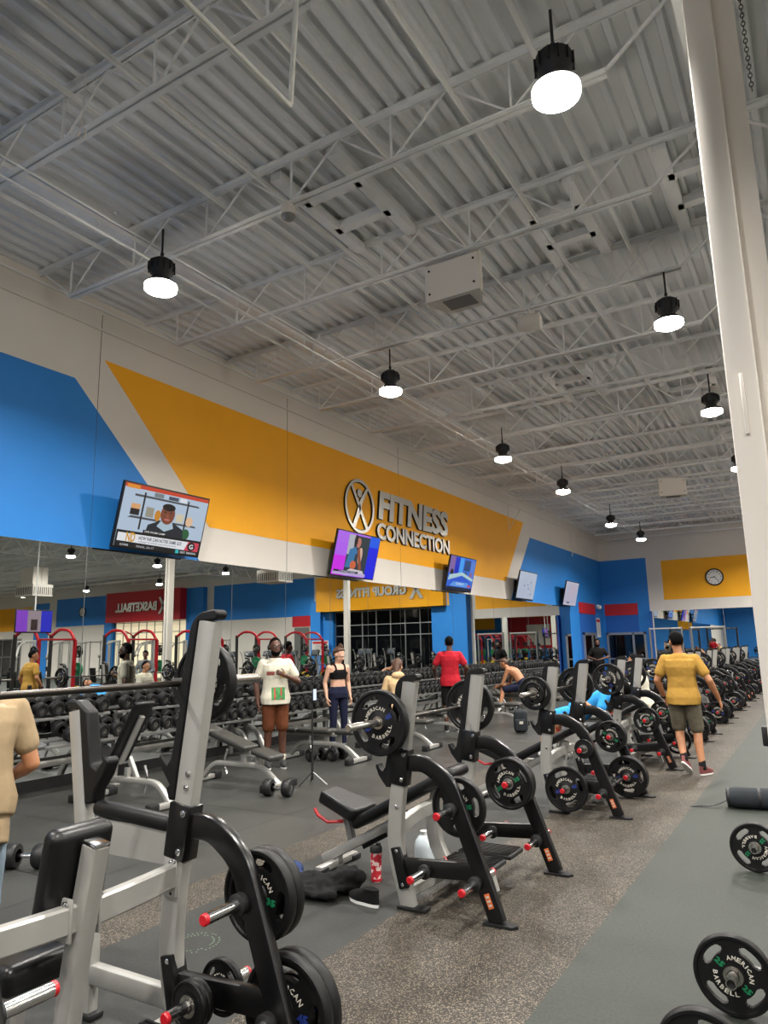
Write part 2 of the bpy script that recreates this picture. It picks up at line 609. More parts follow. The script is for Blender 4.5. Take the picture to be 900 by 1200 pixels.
# ------------------------------------------------------------------ mirrors
def mirrors():
    fam = None
    y, i = -3.82, 0
    edges = [-3.83 + 1.4475 * k for k in range(24)]
    for i in range(23):
        a, b = edges[i], edges[i + 1]
        if b > 28.72: b = 28.72
        if b - a < 0.2: break
        mb = MB()
        mb.box((0, 0, 1.63), (0.012, b - a - 0.012, 2.98), 'mirror')
        mb.box((-0.008, 0, 1.63), (0.008, b - a, 2.985), 'alum')
        o = mb.build('wall_mirror', None, 30, (XW + 0.014, (a + b) / 2, 0))
        if b > 5:
            k = i - 6
            tag(o, f'frameless mirror panel behind the dumbbell racks, {ORD[k]} panel from the near end', 'mirror', 'mirror panels on the left wall')
        else:
            tag(o, f'frameless mirror panel on the left wall beside the camera, {ORD[i]} from the back wall', 'mirror', 'mirror panels on the left wall')
    for i in range(3):
        mb = MB()
        w = 1.43
        mb.box((0, 0, 1.56), (w - 0.012, 0.012, 2.92), 'mirror')
        mb.box((0, 0.008, 1.56), (w, 0.008, 2.925), 'alum')
        o = mb.build('wall_mirror', None, 30, (-6.36 + w / 2 + i * w, YF - 0.016, 0))
        tag(o, f'mirror panel on the far wall below the orange rectangle, {ORD[i]} from the blue corner', 'mirror', 'mirror panels on the far wall')
mirrors()

# ------------------------------------------------------------------ doors and glazed fronts on the far wall
def glazed(name, x0, x1, z1, nx, zs, glass, y=YF - 0.02, lit=False):
    root = bpy.data.objects.new(name, None)
    COL.objects.link(root)
    root.location = ((x0 + x1) / 2, y, 0)
    struct(root)
    w = x1 - x0
    g = MB()
    g.box((0, 0.01, z1 / 2), (w, 0.012, z1), glass)
    g.build('glass_pane', root)
    f = MB()
    for i in range(nx + 1):
        f.box((-w / 2 + w * i / nx, -0.02, z1 / 2), (0.045, 0.07, z1), 'alum')
    for z in zs:
        f.box((0, -0.02, z), (w, 0.06, 0.045), 'alum')
    f.build('window_frame', root)
    return root
M['court'] = mat('lit_court_window', (235, 222, 190), 0.2, emit=(255, 238, 200), estr=0.75)
glazed('window_1', 0.15, 6.55, 3.74, 7, (0.05, 2.35, 2.95, 3.70), 'glassdark')
glazed('window_2', 18.3, 25.4, 3.8, 9, (0.05, 2.3, 3.05, 3.75), 'court')
glazed('window_3', 27.0, 31.5, 0.02 + 2.6, 4, (0.05, 2.55), 'wallw')
glazed('window_4', 36.5, 46, 3.0, 8, (0.05, 1.6, 2.95), 'glassdark')

def door(name, loc, rz, w, h, leaf_glass):
    root = bpy.data.objects.new(name, None)
    COL.objects.link(root)
    root.location = loc
    root.rotation_euler = (0, 0, rz)
    struct(root)
    f = MB()
    for s in (-1, 1):
        f.box((s * (w / 2 - 0.05), 0, h / 2), (0.1, 0.08, h), 'alum')
    f.box((0.18 * w, 0, h / 2), (0.09, 0.08, h), 'alum')
    f.box((0, 0, h - 0.05), (w, 0.08, 0.1), 'alum')
    f.box((0, 0, 0.12), (w, 0.07, 0.24), 'alum')
    f.box((0, 0, 0.95), (w, 0.05, 0.06), 'alum')
    f.build('door_frame', root)
    g = MB()
    g.box((0, 0.0, h / 2), (w - 0.1, 0.015, h - 0.1), leaf_glass)
    g.build('glass_pane', root)
    hd = MB()
    hd.tube([(0.06 * w, -0.05, 0.9), (0.06 * w, -0.09, 0.93), (0.06 * w, -0.09, 1.27), (0.06 * w, -0.05, 1.3)], 0.012, 'chrome', 8)
    hd.build('door_handle', root)
door('door_1', (-7.62, YF - 0.05, 0), 0, 1.75, 2.12, 'glassdark')
door('door_2', (XW + 0.06, 31.3, 0), PI / 2, 1.9, 2.12, 'glassdark')

# ------------------------------------------------------------------ roof deck, joists, columns
def roof():
    mb = MB()
    pit, d = 0.2, 0.068
    n = int((XR - XW) / pit) + 1
    prof = []
    for i in range(n):
        x = XW + i * pit
        prof += [(x, ZC), (x + 0.055, ZC), (x + 0.073, ZC + d), (x + 0.182, ZC + d)]
    vs = [(x, YB - 0.2, z) for x, z in prof] + [(x, YF + 0.2, z) for x, z in prof]
    k = len(prof)
    mb.add(vs, [(i, i + 1, i + 1 + k, i + k) for i in range(k - 1)], 'ceil')
    mb.box(((XW + XR) / 2, (YB + YF) / 2, ZC + 0.2), (XR - XW + 0.6, YF - YB + 0.6, 0.1), 'ceil')
    struct(mb.build('ceiling', None, 20))

    # open-web joist from the left wall to the column line, and its longer twin beyond
    def joist(x0, x1, left_end, right_end):
        j = MB()
        for s in (-1, 1):
            j.box(((x0 + x1) / 2, s * 0.034, ZC - 0.005), (x1 - x0, 0.052, 0.010), 'steelw')
            j.box(((x0 + x1) / 2, s * 0.012, ZC - 0.03), (x1 - x0, 0.008, 0.06), 'steelw')
            j.box(((left_end + right_end) / 2, s * 0.034, 6.235), (right_end - left_end, 0.052, 0.010), 'steelw')
            j.box(((left_end + right_end) / 2, s * 0.012, 6.255), (right_end - left_end, 0.008, 0.05), 'steelw')
        x, up = left_end, True
        j.bar((x0 + 0.1, 0, ZC - 0.05), (left_end + 0.05, 0, 6.26), 0.024, 0.024, 'steelw')
        while x + 0.61 < right_end:
            a, b = (x, x + 0.61)
            j.bar((a + 0.02, 0, 6.26), (b, 0, ZC - 0.04), 0.018, 0.018, 'steelw')
            j.bar((b, 0, ZC - 0.04), (b + 0.58, 0, 6.26), 0.018, 0.018, 'steelw') if b + 0.58 < right_end else None
            j.bar((a, 0, 6.26), (a, 0, ZC - 0.04), 0.02, 0.018, 'steelw')
            x += 1.22
        j.bar((right_end, 0, 6.26), (x1 - 0.05, 0, ZC - 0.04), 0.024, 0.024, 'steelw')
        return j
    a = joist(XW, -0.3, -7.9, -0.98)
    b = joist(-0.3, 12.0, 0.4, 11.3)
    c = joist(12.0, XR, 12.7, XR - 0.6)
    pa = [struct(q.build('ceiling_beam', None, 30)) for q in (a, b, c)]
    ys = [3.5 + 1.83 * k for k in range(-9, 17)]
    for i, y in enumerate(ys):
        for p in pa:
            o = p if i == 0 else p.copy()
            if i:
                COL.objects.link(o)
            o.location = (0, y, 0)
    # girders on the column line
    for x in (-0.3, 12.0):
        g = MB()
        for z in (ZC - 0.07, 5.95):
            g.box((x, (YB + YF) / 2, z), (0.16, YF - YB, 0.03), 'steelw')
        yy = YB
        while yy < YF - 1:
            g.bar((x, yy, 5.95), (x, yy + 0.6, ZC - 0.08), 0.05, 0.05, 'steelw')
            g.bar((x, yy + 0.6, ZC - 0.08), (x, yy + 1.2, 5.95), 0.05, 0.05, 'steelw')
            yy += 1.2
        struct(g.build('ceiling_beam', None, 30))
    # light angle bridging that runs along the room under the deck
    for x in (-7.2, -5.3, -4.65, -3.3, -2.35, -1.55, 2.2, 4.6, 7.0, 9.4):
        g = MB()
        g.box((x, (YB + YF) / 2, 6.69), (0.034, YF - YB, 0.006), 'steelw')
        g.box((x - 0.02, (YB + YF) / 2, 6.67), (0.006, YF - YB, 0.034), 'steelw')
        struct(g.build('ceiling_trim', None, 30))
    g = MB()
    g.box((-6.75, (YB + YF) / 2, 6.66), (0.16, YF - YB, 0.06), 'steelw')
    struct(g.build('ceiling_trim', None, 30))
    # framed roof openings
    for (x, y, w) in ((-4.15, 6.27, 0.75), (-2.15, 8.05, 0.62), (-0.62, 8.05, 0.5), (-3.6, 13.6, 0.7), (-1.7, 15.4, 0.9), (-1.2, 19.1, 1.0), (-2.8, 2.6, 0.7)):
        g = MB()
        for s in (-1, 1):
            g.box((x + s * w / 2, y, 6.73), (0.13, 1.72, 0.1), 'steelw')
            g.box((x, y + s * 0.32, 6.73), (w, 0.12, 0.1), 'steelw')
        struct(g.build('ceiling_trim', None, 30))
roof()

def column(y, near):
    mb = MB()
    w = 0.157 if near else 0.2
    mb.rbox((-0.224, y, 3.37), (w, w, 6.74), 0.012, 'wallw')
    mb.box((-0.083, y + 0.06, 3.37), (0.125, 0.04, 6.74), 'wallw')
    mb.box((-0.224, y, 0.01), (0.32, 0.32, 0.02), 'wallw')
    o = struct(mb.build('column'))
    if near:
        c = MB()
        c.rbox((-0.224, y - 0.09, 2.96), (0.02, 0.022, 0.36), 0.006, 'wallw')
        c.build('conduit', o)
        b = MB()
        b.rbox((-0.316, y - 0.02, 1.15), (0.03, 0.07, 0.1), 0.005, 'blackmat')
        b.build('outlet_box', o)
for i, y in enumerate((4.44, 15.4, 25.1)):
    column(y, i == 0)
def column2(y):
    mb = MB()
    mb.rbox((12.0, y, 3.37), (0.22, 0.22, 6.74), 0.014, 'wallw')
    struct(mb.build('column'))

# ------------------------------------------------------------------ lamps
M['lens'] = mat('lamp_lens', (255, 255, 250), 0.3, emit=(255, 244, 226), estr=26.0)
M['added_glow'] = mat('lamp_added_glow', (255, 255, 250), 0.3, emit=(255, 246, 232), estr=108.0)  # strong glow for a ring added round the lens to brighten the ceiling
M['lamphouse'] = mat('dark_lamp_housing', (44, 44, 46), 0.45, 0.5)
LAMP_W = 196
SPREAD = 158
def make_lamp():
    root = thing('high_bay_lamp', '', 'lamp')
    r = MB()
    r.tube([(0, 0, 0.76), (0, 0, 0.5), (0.0, 0, 0.40)], 0.012, 'lamphouse', 8)
    r.ell((0, 0, 0.46), (0.02, 0.02, 0.035), 'lamphouse', None, 8, 6)
    r.build('hanger', root)
    h = MB()
    h.lathe([(0.03, 0.42), (0.075, 0.40), (0.13, 0.36), (0.135, 0.30), (0.125, 0.24), (0.09, 0.20), (0.085, 0.16), (0.13, 0.14), (0.17, 0.11), (0.176, 0.09)], (0, 0, 0), (0, 0, 1), 'lamphouse', 24)
    for i in range(12):
        a = 2 * PI * i / 12
        h.box((0.137 * math.cos(a), 0.137 * math.sin(a), 0.30), (0.02, 0.006, 0.1), 'lamphouse', RZ(a))
    h.build('housing', root)
    l = MB()
    l.lathe([(0.162, 0.092), (0.16, 0.06), (0.142, 0.03), (0.105, 0.008), (0.045, 0.0)], (0, 0, 0), (0, 0, 1), 'lens', 24)
    l.build('lens', root)
    l = MB()
    l.lathe([(0.170, 0.088), (0.170, 0.040), (0.160, 0.036)], (0, 0, 0), (0, 0, 1), 'added_glow', 24, False)  # added upright band, sends light sideways and up to the roof deck
    l.build('added_glow_ring', root)
    return root
def lamps():
    root = make_lamp()
    fam = family(root)
    pos = []
    for k, (x, y) in enumerate(((-5.5, -8.6), (-5.5, -4.2), (-5.5, 0.2), (-5.68, 4.9), (-5.25, 9.05), (-5.35, 13.9), (-5.3, 17.9), (-5.6, 24.1), (-5.5, 28.3))):
        pos.append((x, y, 'left', k))
    for k, y in enumerate((-8.6, -4.2, 0.2, 4.5, 8.95, 13.05, 17.9, 22.3, 26.7, 31.0)):
        pos.append((-1.18, y, 'mid', k))
    for k, y in enumerate((-8.6, -4.2, 0.2, 4.6, 9.0, 13.5, 17.9, 22.3, 26.7, 31.0)):
        pos.append((3.2, y, 'r1', k))
        pos.append((8.2, y, 'r2', k))
    for x in (15.0, 21.5, 28.0, 34.5, 41.0):
        for y in (7, 14, 21, 28.5):
            pos.append((x, y, 'far', 0))
    n = 0
    for i, (x, y, row, k) in enumerate(pos):
        if row == 'left': lab = f'round high bay lamp in the row nearest the left wall, {ORD[k]} from the back wall'
        elif row == 'mid': lab = f'round high bay lamp beside the white column line, {ORD[k]} from the back wall'
        elif row == 'r1': lab = f'round high bay lamp over the red power racks, {ORD[k]} from the back wall'
        elif row == 'r2': lab = f'round high bay lamp over the cable towers, {ORD[k]} from the back wall'
        else:
            n += 1
            lab = f'round high bay lamp over the far half of the hall, {ORD[n - 1]} counting along rows'
        o = root if i == 0 else dup(fam)
        o.location = (x, y, 5.46)
        o['label'] = lab
        o['group'] = 'high bay lamps under the roof'
        li = bpy.data.lights.new('lamp_light', 'AREA')
        li.shape = 'DISK'
        li.size = 0.31
        li.energy = LAMP_W * (2.4 if row == 'far' else 1.0)
        li.color = (1.0, 0.96, 0.905)
        li.spread = math.radians(SPREAD)
        lo = bpy.data.objects.new('lamp_light', li)
        COL.objects.link(lo)
        lo.parent = o
        lo.location = (0, 0, -0.012)
lamps()
# ------------------------------------------------------------------ televisions
def emis(name, rgb, s=1.0):
    return mat(name, rgb, 0.3, emit=rgb, estr=s)
def E(rgb, s=0.85):
    k = ('E', rgb, s)
    if k not in M:
        M[k] = emis('screen_%d_%d_%d' % rgb, rgb, s)
        b = M[k].node_tree.nodes['Principled BSDF']
        b.inputs['Base Color'].default_value = (0.01, 0.01, 0.01, 1)
    return M[k]
TW, TH = 1.66, 0.96
def television(y, label, paint, tilt=14, z=3.60, stand=False):
    t = thing('wall_television', label, 'television', (XW, y, z), 0, 'televisions along the left wall')
    R = RY(math.radians(tilt))
    piv = V((0.32, 0, 0))
    tf = lambda p: piv + R @ V(p)
    b = MB()
    b.rbox((0, 0, 0), (0.05, TW, TH), 0.012, 'blackmat')
    b.rbox((-0.035, 0, -0.05), (0.04, TW * 0.7, TH * 0.6), 0.012, 'blackmat')
    b.v = [tuple(tf(p)) for p in b.v]
    b.build('housing', t)
    m = MB()
    m.box((0.02, 0, 0), (0.036, 0.5, 0.4), 'blackmat')
    for s in (-1, 1):
        m.bar((0.03, s * 0.2, 0.1), tf((-0.04, s * 0.2, 0.1)), 0.03, 0.04, 'blackmat')
        m.bar((0.03, s * 0.2, -0.1), tf((-0.04, s * 0.2, -0.1)), 0.03, 0.04, 'blackmat')
    m.build('wall_bracket', t)
    s = MB()
    w, h = TW - 0.05, TH - 0.05
    lay = [0]
    def poly(pts, m):
        # points in 0..1 across the screen, each later piece a hair in front of the last
        lay[0] += 1
        d = 0.0255 + lay[0] * 0.00025
        vs = [(d, (p[0] - 0.5) * w, (p[1] - 0.5) * h) for p in pts]
        s.add(vs, [tuple(range(len(vs)))], m)
    def rect(x0, y0, x1, y1, m): poly([(x0, y0), (x1, y0), (x1, y1), (x0, y1)], m)
    def oval(cx, cy, rx, ry, m, n=20): poly([(cx + rx * math.cos(2 * PI * i / n), cy + ry * math.sin(2 * PI * i / n)) for i in range(n)], m)
    def words(tx, x0, y0, x1, y1, m, off=0.01):
        lay[0] += 1
        d = 0.0255 + lay[0] * 0.00025
        s.text(tx, (d, (x0 - 0.5) * w, (y0 - 0.5) * h), (0, 1, 0), (0, 0, 1), (1, 0, 0), (x1 - x0) * w, (y1 - y0) * h, 0, m, off)
    paint(rect, oval, poly, words)
    s.v = [tuple(tf(p)) for p in s.v]
    s.build('screen', t, 80)
    return t

def tv_news(rect, oval, poly, words):
    rect(0, 0, 1, 1, E((176, 194, 214)))
    rect(0, 0.94, 1, 1, E((196, 66, 40)))
    rect(0.02, 0.93, 0.16, 0.99, E((222, 140, 40)))
    for y in (0.47, 0.82):
        poly([(0.12 if y > .5 else 0.08, y), (0.9, y), (0.88, y + 0.03), (0.12, y + 0.035)], E((74, 76, 80)))
    for x in (0.22, 0.74):
        rect(x, 0.30, x + 0.02, 0.9, E((36, 36, 38)))
    rect(0.10, 0.52, 0.20, 0.66, E((30, 26, 26))); rect(0.10, 0.62, 0.20, 0.70, E((214, 160, 110)))
    rect(0.27, 0.52, 0.36, 0.68, E((150, 146, 130))); oval(0.41, 0.57, 0.035, 0.09, E((198, 132, 40)))
    rect(0.63, 0.52, 0.72, 0.66, E((206, 196, 170))); oval(0.80, 0.56, 0.045, 0.085, E((222, 186, 150)))
    rect(0.33, 0.86, 0.44, 0.93, E((120, 126, 130))); rect(0.50, 0.86, 0.62, 0.92, E((70, 76, 92))); rect(0.64, 0.86, 0.72, 0.93, E((220, 224, 230)))
    oval(0.78, 0.34, 0.05, 0.09, E((34, 92, 54)))
    poly([(0.30, 0.22), (0.32, 0.40), (0.44, 0.49), (0.62, 0.49), (0.74, 0.40), (0.76, 0.22)], E((32, 36, 46)))
    poly([(0.42, 0.40), (0.47, 0.52), (0.59, 0.52), (0.62, 0.40), (0.52, 0.33)], E((168, 190, 204)))
    oval(0.525, 0.62, 0.085, 0.17, E((122, 66, 44)))
    oval(0.525, 0.735, 0.078, 0.06, E((24, 18, 18)))
    oval(0.49, 0.65, 0.012, 0.012, E((20, 12, 10))); oval(0.56, 0.65, 0.012, 0.012, E((20, 12, 10)))
    oval(0.525, 0.53, 0.035, 0.018, E((186, 106, 96)))
    oval(0.525, 0.59, 0.014, 0.03, E((146, 84, 58)))
    rect(0, 0, 1, 0.26, E((14, 14, 16)))
    rect(0.28, 0.26, 0.55, 0.31, E((14, 14, 16)))
    words('LIVE FROM CAMP', 0.30, 0.27, 0.54, 0.30, E((230, 230, 230)))
    poly([(0.02, 0.09), (0.98, 0.07), (0.98, 0.22), (0.02, 0.22)], E((226, 228, 232)))
    words('HOW FAR CAN NOTRE DAME GO?', 0.25, 0.14, 0.76, 0.20, E((24, 34, 60)), 0.02)
    words('college football playoff preview', 0.25, 0.095, 0.70, 0.125, E((90, 96, 110)))
    words('ND', 0.11, 0.09, 0.21, 0.24, E((206, 150, 34)), 0.03)
    poly([(0.80, 0.07), (0.98, 0.07), (0.98, 0.22), (0.84, 0.22)], E((206, 62, 84)))
    oval(0.885, 0.145, 0.05, 0.075, E((20, 16, 18)))
    words('G', 0.86, 0.105, 0.91, 0.185, E((240, 240, 240)), 0.02)
    rect(0.70, 0.005, 0.74, 0.065, E((52, 182, 190)))
    words('NEXT  BREAKING', 0.76, 0.015, 0.96, 0.05, E((220, 220, 224)))
    words('SCORES', 0.06, 0.02, 0.15, 0.05, E((220, 220, 224)))
    words('FINAL 24-17', 0.24, 0.015, 0.44, 0.05, E((180, 180, 186)))

def tv_interview(rect, oval, poly, words):
    rect(0, 0, 1, 1, E((176, 104, 236)))
    rect(0, 0, 0.26, 0.45, E((206, 40, 232))); rect(0.0, 0.45, 0.26, 0.75, E((178, 96, 240)))
    rect(0.76, 0, 1, 1, E((18, 24, 226))); rect(0.76, 0.75, 1, 1, E((20, 90, 232)))
    rect(0.26, 0.06, 0.76, 0.96, E((42, 56, 62)))
    rect(0.26, 0.5, 0.40, 0.96, E((176, 180, 190)))
    poly([(0.27, 0.2), (0.32, 0.62), (0.45, 0.70), (0.52, 0.55), (0.46, 0.2)], E((54, 116, 166)))
    poly([(0.46, 0.16), (0.46, 0.5), (0.58, 0.68), (0.70, 0.50), (0.72, 0.16)], E((38, 52, 66)))
    oval(0.58, 0.5, 0.05, 0.2, E((214, 176, 158)))
    oval(0.50, 0.80, 0.055, 0.12, E((184, 116, 102))); oval(0.43, 0.84, 0.04, 0.14, E((30, 20, 22)))
    poly([(0.50, 0.62), (0.54, 0.70), (0.66, 0.2), (0.60, 0.15)], E((140, 76, 50)))
    oval(0.45, 0.27, 0.07, 0.1, E((206, 100, 60)))
    poly([(0.30, 0.10), (0.40, 0.18), (0.70, 0.16), (0.74, 0.08)], E((206, 200, 204)))
    rect(0.02, 0.02, 0.78, 0.09, E((186, 168, 214)))
    rect(0.04, 0.08, 0.16, 0.125, E((24, 24, 40)))
    rect(0.18, 0.075, 0.60, 0.125, E((24, 30, 52)))
    words('FITNESS TODAY', 0.20, 0.085, 0.55, 0.115, E((226, 226, 240)))

def tv_blue(rect, oval, poly, words):
    rect(0, 0, 1, 1, E((52, 104, 214)))
    rect(0, 0.5, 0.22, 1, E((126, 96, 160))); rect(0.20, 0.45, 0.36, 0.98, E((14, 40, 190)))
    rect(0.38, 0.5, 0.52, 0.98, E((66, 160, 240))); rect(0.56, 0.62, 0.80, 0.94, E((26, 60, 110)))
    rect(0.82, 0.45, 0.98, 0.95, E((84, 124, 206)))
    oval(0.12, 0.52, 0.06, 0.10, E((20, 14, 26))); oval(0.66, 0.48, 0.05, 0.12, E((24, 90, 110))); oval(0.86, 0.5, 0.05, 0.10, E((146, 96, 130)))
    poly([(0.02, 0.28), (0.05, 0.44), (0.52, 0.56), (0.98, 0.40), (0.98, 0.32), (0.52, 0.46)], E((176, 206, 206)))
    poly([(0.02, 0.1), (0.16, 0.32), (0.52, 0.44), (0.86, 0.3), (0.98, 0.1)], E((38, 84, 206)))
    poly([(0.10, 0.12), (0.24, 0.26), (0.80, 0.26), (0.92, 0.12)], E((92, 150, 226)))
    words('DAILY', 0.36, 0.17, 0.66, 0.24, E((210, 226, 244)))
    rect(0.80, 0.13, 0.94, 0.20, E((186, 70, 90)))
    rect(0, 0, 1, 0.10, E((12, 16, 40)))

def tv_map(rect, oval, poly, words):
    rect(0, 0, 1, 1, E((190, 202, 222), 0.7))
    for i, (a, b, c, d) in enumerate(((0.1, .2, .4, .8), (.3, .1, .5, .9), (.5, .5, .9, .3), (.6, .9, .8, .2), (.1, .6, .9, .7))):
        poly([(a, b), (a + .012, b), (c + .012, d), (c, d)], E((150, 166, 196), 0.7))
    for c in ((.55, .55), (.7, .65), (.6, .4), (.75, .2), (.35, .5)):
        oval(c[0], c[1], 0.03, 0.03, E((96, 116, 160), 0.7))
    rect(0, 0, 1, 0.03, E((16, 16, 20)))

def tv_pale(rect, oval, poly, words):
    rect(0, 0, 1, 1, E((204, 200, 216), 0.7))
    rect(0.05, 0.1, 0.95, 0.95, E((188, 190, 212), 0.7))
    for i in range(6):
        poly([(0.2 + .1 * i, .2), (0.22 + .1 * i, .2), (0.42 + .08 * i, .9), (0.38 + .08 * i, .9)], E((206, 176, 190), 0.7))
    rect(0.25, 0.08, 0.45, 0.14, E((40, 44, 60)))
television(7.36, 'wall television with a sports news presenter, hung below the blue and white corner', tv_news)
television(12.62, 'wall television with purple and blue sidebars around an interview, below the round emblem', tv_interview)
television(17.85, 'wall television with a blue studio show, below the right end of the lettered sign', tv_blue)
television(23.0, 'wall television with a pale blue map, where orange wall gives way to blue', tv_map)
television(28.0, 'wall television with a pale pinkish screen, farthest one on the blue wall', tv_pale)

# ------------------------------------------------------------------ the big sign
M['signface'] = mat('satin_sign_face', (206, 206, 202), 0.28, 0.55)
M['signedge'] = mat('black_sign_edge', (20, 20, 22), 0.5)
def emblem(t, o, U, W, N, rx, rz, k=1.0):
    o, U, W, N = V(o), V(U), V(W), V(N)
    n = 40
    def ringmesh(name, r0, d0, d1, m):
        g = MB()
        vs = []
        for d in (d0, d1):
            for f in (1.0, r0):
                for i in range(n):
                    a = 2 * PI * i / n
                    vs.append(o + U * (rx * f * math.cos(a)) + W * (rz * f * math.sin(a)) + N * d)
        fs = []
        for i in range(n):
            j = (i + 1) % n
            fs += [(i, j, n + j, n + i), (2 * n + i, 3 * n + i, 3 * n + j, 2 * n + j), (i, 2 * n + i, 2 * n + j, j), (n + i, n + j, 3 * n + j, 3 * n + i)]
        g.add(vs, fs, m)
        g.build(name, t, 40)
    ringmesh('emblem_ring_edge', 0.865, 0.0, 0.07 * k, 'signedge')
    ringmesh('emblem_ring', 0.89, 0.071 * k, 0.078 * k, 'signface')
    g, e = MB(), MB()
    def bone(pts, m, mb, d0, d1):
        mb.prism([(p[0] * rx, p[1] * rz) for p in pts], o + N * d0, U, W, N, d1, m)
    figs = [
        [(-0.60, 0.70), (-0.50, 0.78), (-0.02, 0.14), (0.10, -0.1), (0.55, -0.74), (0.40, -0.84), (-0.02, -0.20), (-0.18, 0.10)],
        [(0.60, 0.70), (0.50, 0.78), (0.02, 0.24), (-0.08, 0.0), (-0.52, -0.76), (-0.36, -0.86), (-0.0, -0.28), (0.14, 0.08)],
    ]
    for f in figs:
        bone(f, 'signedge', e, 0.0, 0.06 * k)
        bone([(x * 0.97, y * 0.97) for x, y in f], 'signface', g, 0.061 * k, 0.01 * k)
    e.lathe([(0.13 * rx * 1.3, 0), (0.13 * rx * 1.3, 0.06 * k)], o + W * (rz * 0.48), N, 'signedge', 16)
    g.lathe([(0.12 * rx * 1.3, 0.061 * k), (0.12 * rx * 1.3, 0.071 * k)], o + W * (rz * 0.48), N, 'signface', 16)
    e.build('emblem_figure_edge', t, 40)
    g.build('emblem_figure', t, 40)

def letters(t, s, o, U, W, N, w, h, d, off, shear, edge=0.012):
    """one solid letter per part, dark returns and a satin face"""
    o, U, W, N = V(o), V(U), V(W), V(N)
    vs, fs = text_geo(s, off, shear, 3, 1.0)
    # split into islands -> glyphs
    par = list(range(len(vs)))
    def find(a):
        while par[a] != a:
            par[a] = par[par[a]]
            a = par[a]
        return a
    for f in fs:
        for q in f[1:]:
            par[find(q)] = find(f[0])
    isl = {}
    for f in fs:
        isl.setdefault(find(f[0]), []).append(f)
    for k in sorted(isl, key=lambda k: min(vs[i][0] for f in isl[k] for i in f)):
        ix = sorted({i for f in isl[k] for i in f})
        mp = {i: j for j, i in enumerate(ix)}
        pts = [vs[i] for i in ix]
        f2 = [tuple(mp[i] for i in f) for f in isl[k]]
        g = MB()
        n = len(pts)
        top = [o + U * p[0] * w + W * p[1] * h + N * d for p in pts]
        bot = [p - N * d for p in top]
        g.add(top, f2, 'signface')
        ed = {}
        for f in f2:
            for i in range(len(f)):
                ed[(f[i], f[(i + 1) % len(f)])] = 1
        g.add(top + bot, [(e[0], e[0] + n, e[1] + n, e[1]) for e in ed if (e[1], e[0]) not in ed], 'signedge')
        # dark backing a little wider than the letter
        g2 = [V(p) + N * (-d * 0.15) for p in top]
        cu, cw = sum(p[0] for p in pts) / n, sum(p[1] for p in pts) / n
        back = [o + U * (cu + (p[0] - cu) * (1 + edge * 1.4 / max(0.02, w * 0.12))) * w + W * (cw + (p[1] - cw) * (1 + edge * 2 / h)) * h + N * d * 0.4 for p in pts]
        g.add(back, f2, 'signedge')
        g.build('letter', t, 40)

def big_sign():
    t = thing('wall_sign', 'large silver letters FITNESS CONNECTION with a round figure emblem on the orange wall', 'sign', (XW + 0.004, 15.2, 4.15))
    A = dict(U=(0, 1, 0), W=(0, 0, 1), N=(1, 0, 0))
    emblem(t, (0, 13.25 - 15.2, 4.80 - 4.15), A['U'], A['W'], A['N'], 0.60, 0.62, 0.6)
    letters(t, 'FITNESS', (0, 14.02 - 15.2, 4.62 - 4.15), A['U'], A['W'], A['N'], 3.72, 0.70, 0.055, 0.045, 0.12)
    letters(t, 'CONNECTION', (0, 13.95 - 15.2, 4.14 - 4.15), A['U'], A['W'], A['N'], 3.82, 0.40, 0.055, 0.035, 0.0)
big_sign()

def far_signs():
    U, W, N = (1, 0, 0), (0, 0, 1), (0, -1, 0)
    for (s, x, z, w, h, y, lab) in (
        ('GROUP FITNESS', 1.35, 4.42, 4.5, 0.52, YF - 0.905, 'silver letters GROUP FITNESS with an emblem on the orange fascia over dark glass'),
        ('BASKETBALL', 20.3, 4.45, 4.1, 0.62, YF - 0.905, 'pale letters BASKETBALL with an emblem on the projecting red fascia')):
        t = thing('wall_sign', lab, 'sign', (x, y, z))
        letters(t, s, (0, 0, 0), U, W, N, w, h, 0.06, 0.045, 0.0)
        g = MB()
        for q in ([(-1.0, -0.25), (-0.8, -0.25), (-0.15, 0.85), (-0.35, 0.85)], [(-0.35, -0.25), (-0.15, -0.25), (-0.8, 0.85), (-1.0, 0.85)]):
            g.prism(q, (0, 0, 0), U, W, N, 0.06, 'signface')
        g.build('emblem', t, 40)
far_signs()

# ------------------------------------------------------------------ clocks
def clock(x, y, z, r, label):
    t = thing('wall_clock', label, 'clock', (x, y, z))
    c = MB()
    c.lathe([(r * 0.86, 0.0), (r, 0.0), (r, 0.05), (r * 0.94, 0.06), (r * 0.86, 0.05), (r * 0.86, 0.02)], (0, 0, 0), (0, -1, 0), 'blackmat', 32, False)
    c.build('rim', t)
    f = MB()
    f.lathe([(r * 0.87, 0.015), (r * 0.87, 0.022)], (0, 0, 0), (0, -1, 0), 'white', 32)
    for i in range(12):
        a = 2 * PI * i / 12
        s = str(12 if i == 0 else i)
        cx, cz = math.sin(a) * r * 0.68, math.cos(a) * r * 0.68
        hh = r * 0.17
        ww = hh * 0.62 * len(s)
        f.text(s, (cx - ww / 2, -0.0225, cz - hh / 2), (1, 0, 0), (0, 0, 1), (0, -1, 0), ww, hh, 0, 'dark', 0.01)
    f.build('dial', t)
    for a, l, w in ((262, 0.5, 0.05), (140, 0.72, 0.035)):
        h = MB()
        d = V((math.sin(math.radians(a)), 0, math.cos(math.radians(a))))
        h.bar(V((0, -0.03, 0)) - d * r * 0.1, V((0, -0.03, 0)) + d * r * l, r * w * 1.6, 0.004, 'dark', 0, (0, -1, 0))
        h.build('clock_hand', t)
clock(-3.70, YF - 0.01, 4.38, 0.37, 'round black rimmed wall clock on the orange rectangle')
clock(29.2, YF - 0.03, 4.75, 0.37, 'round black rimmed wall clock on the far blue panel past the red fascia')

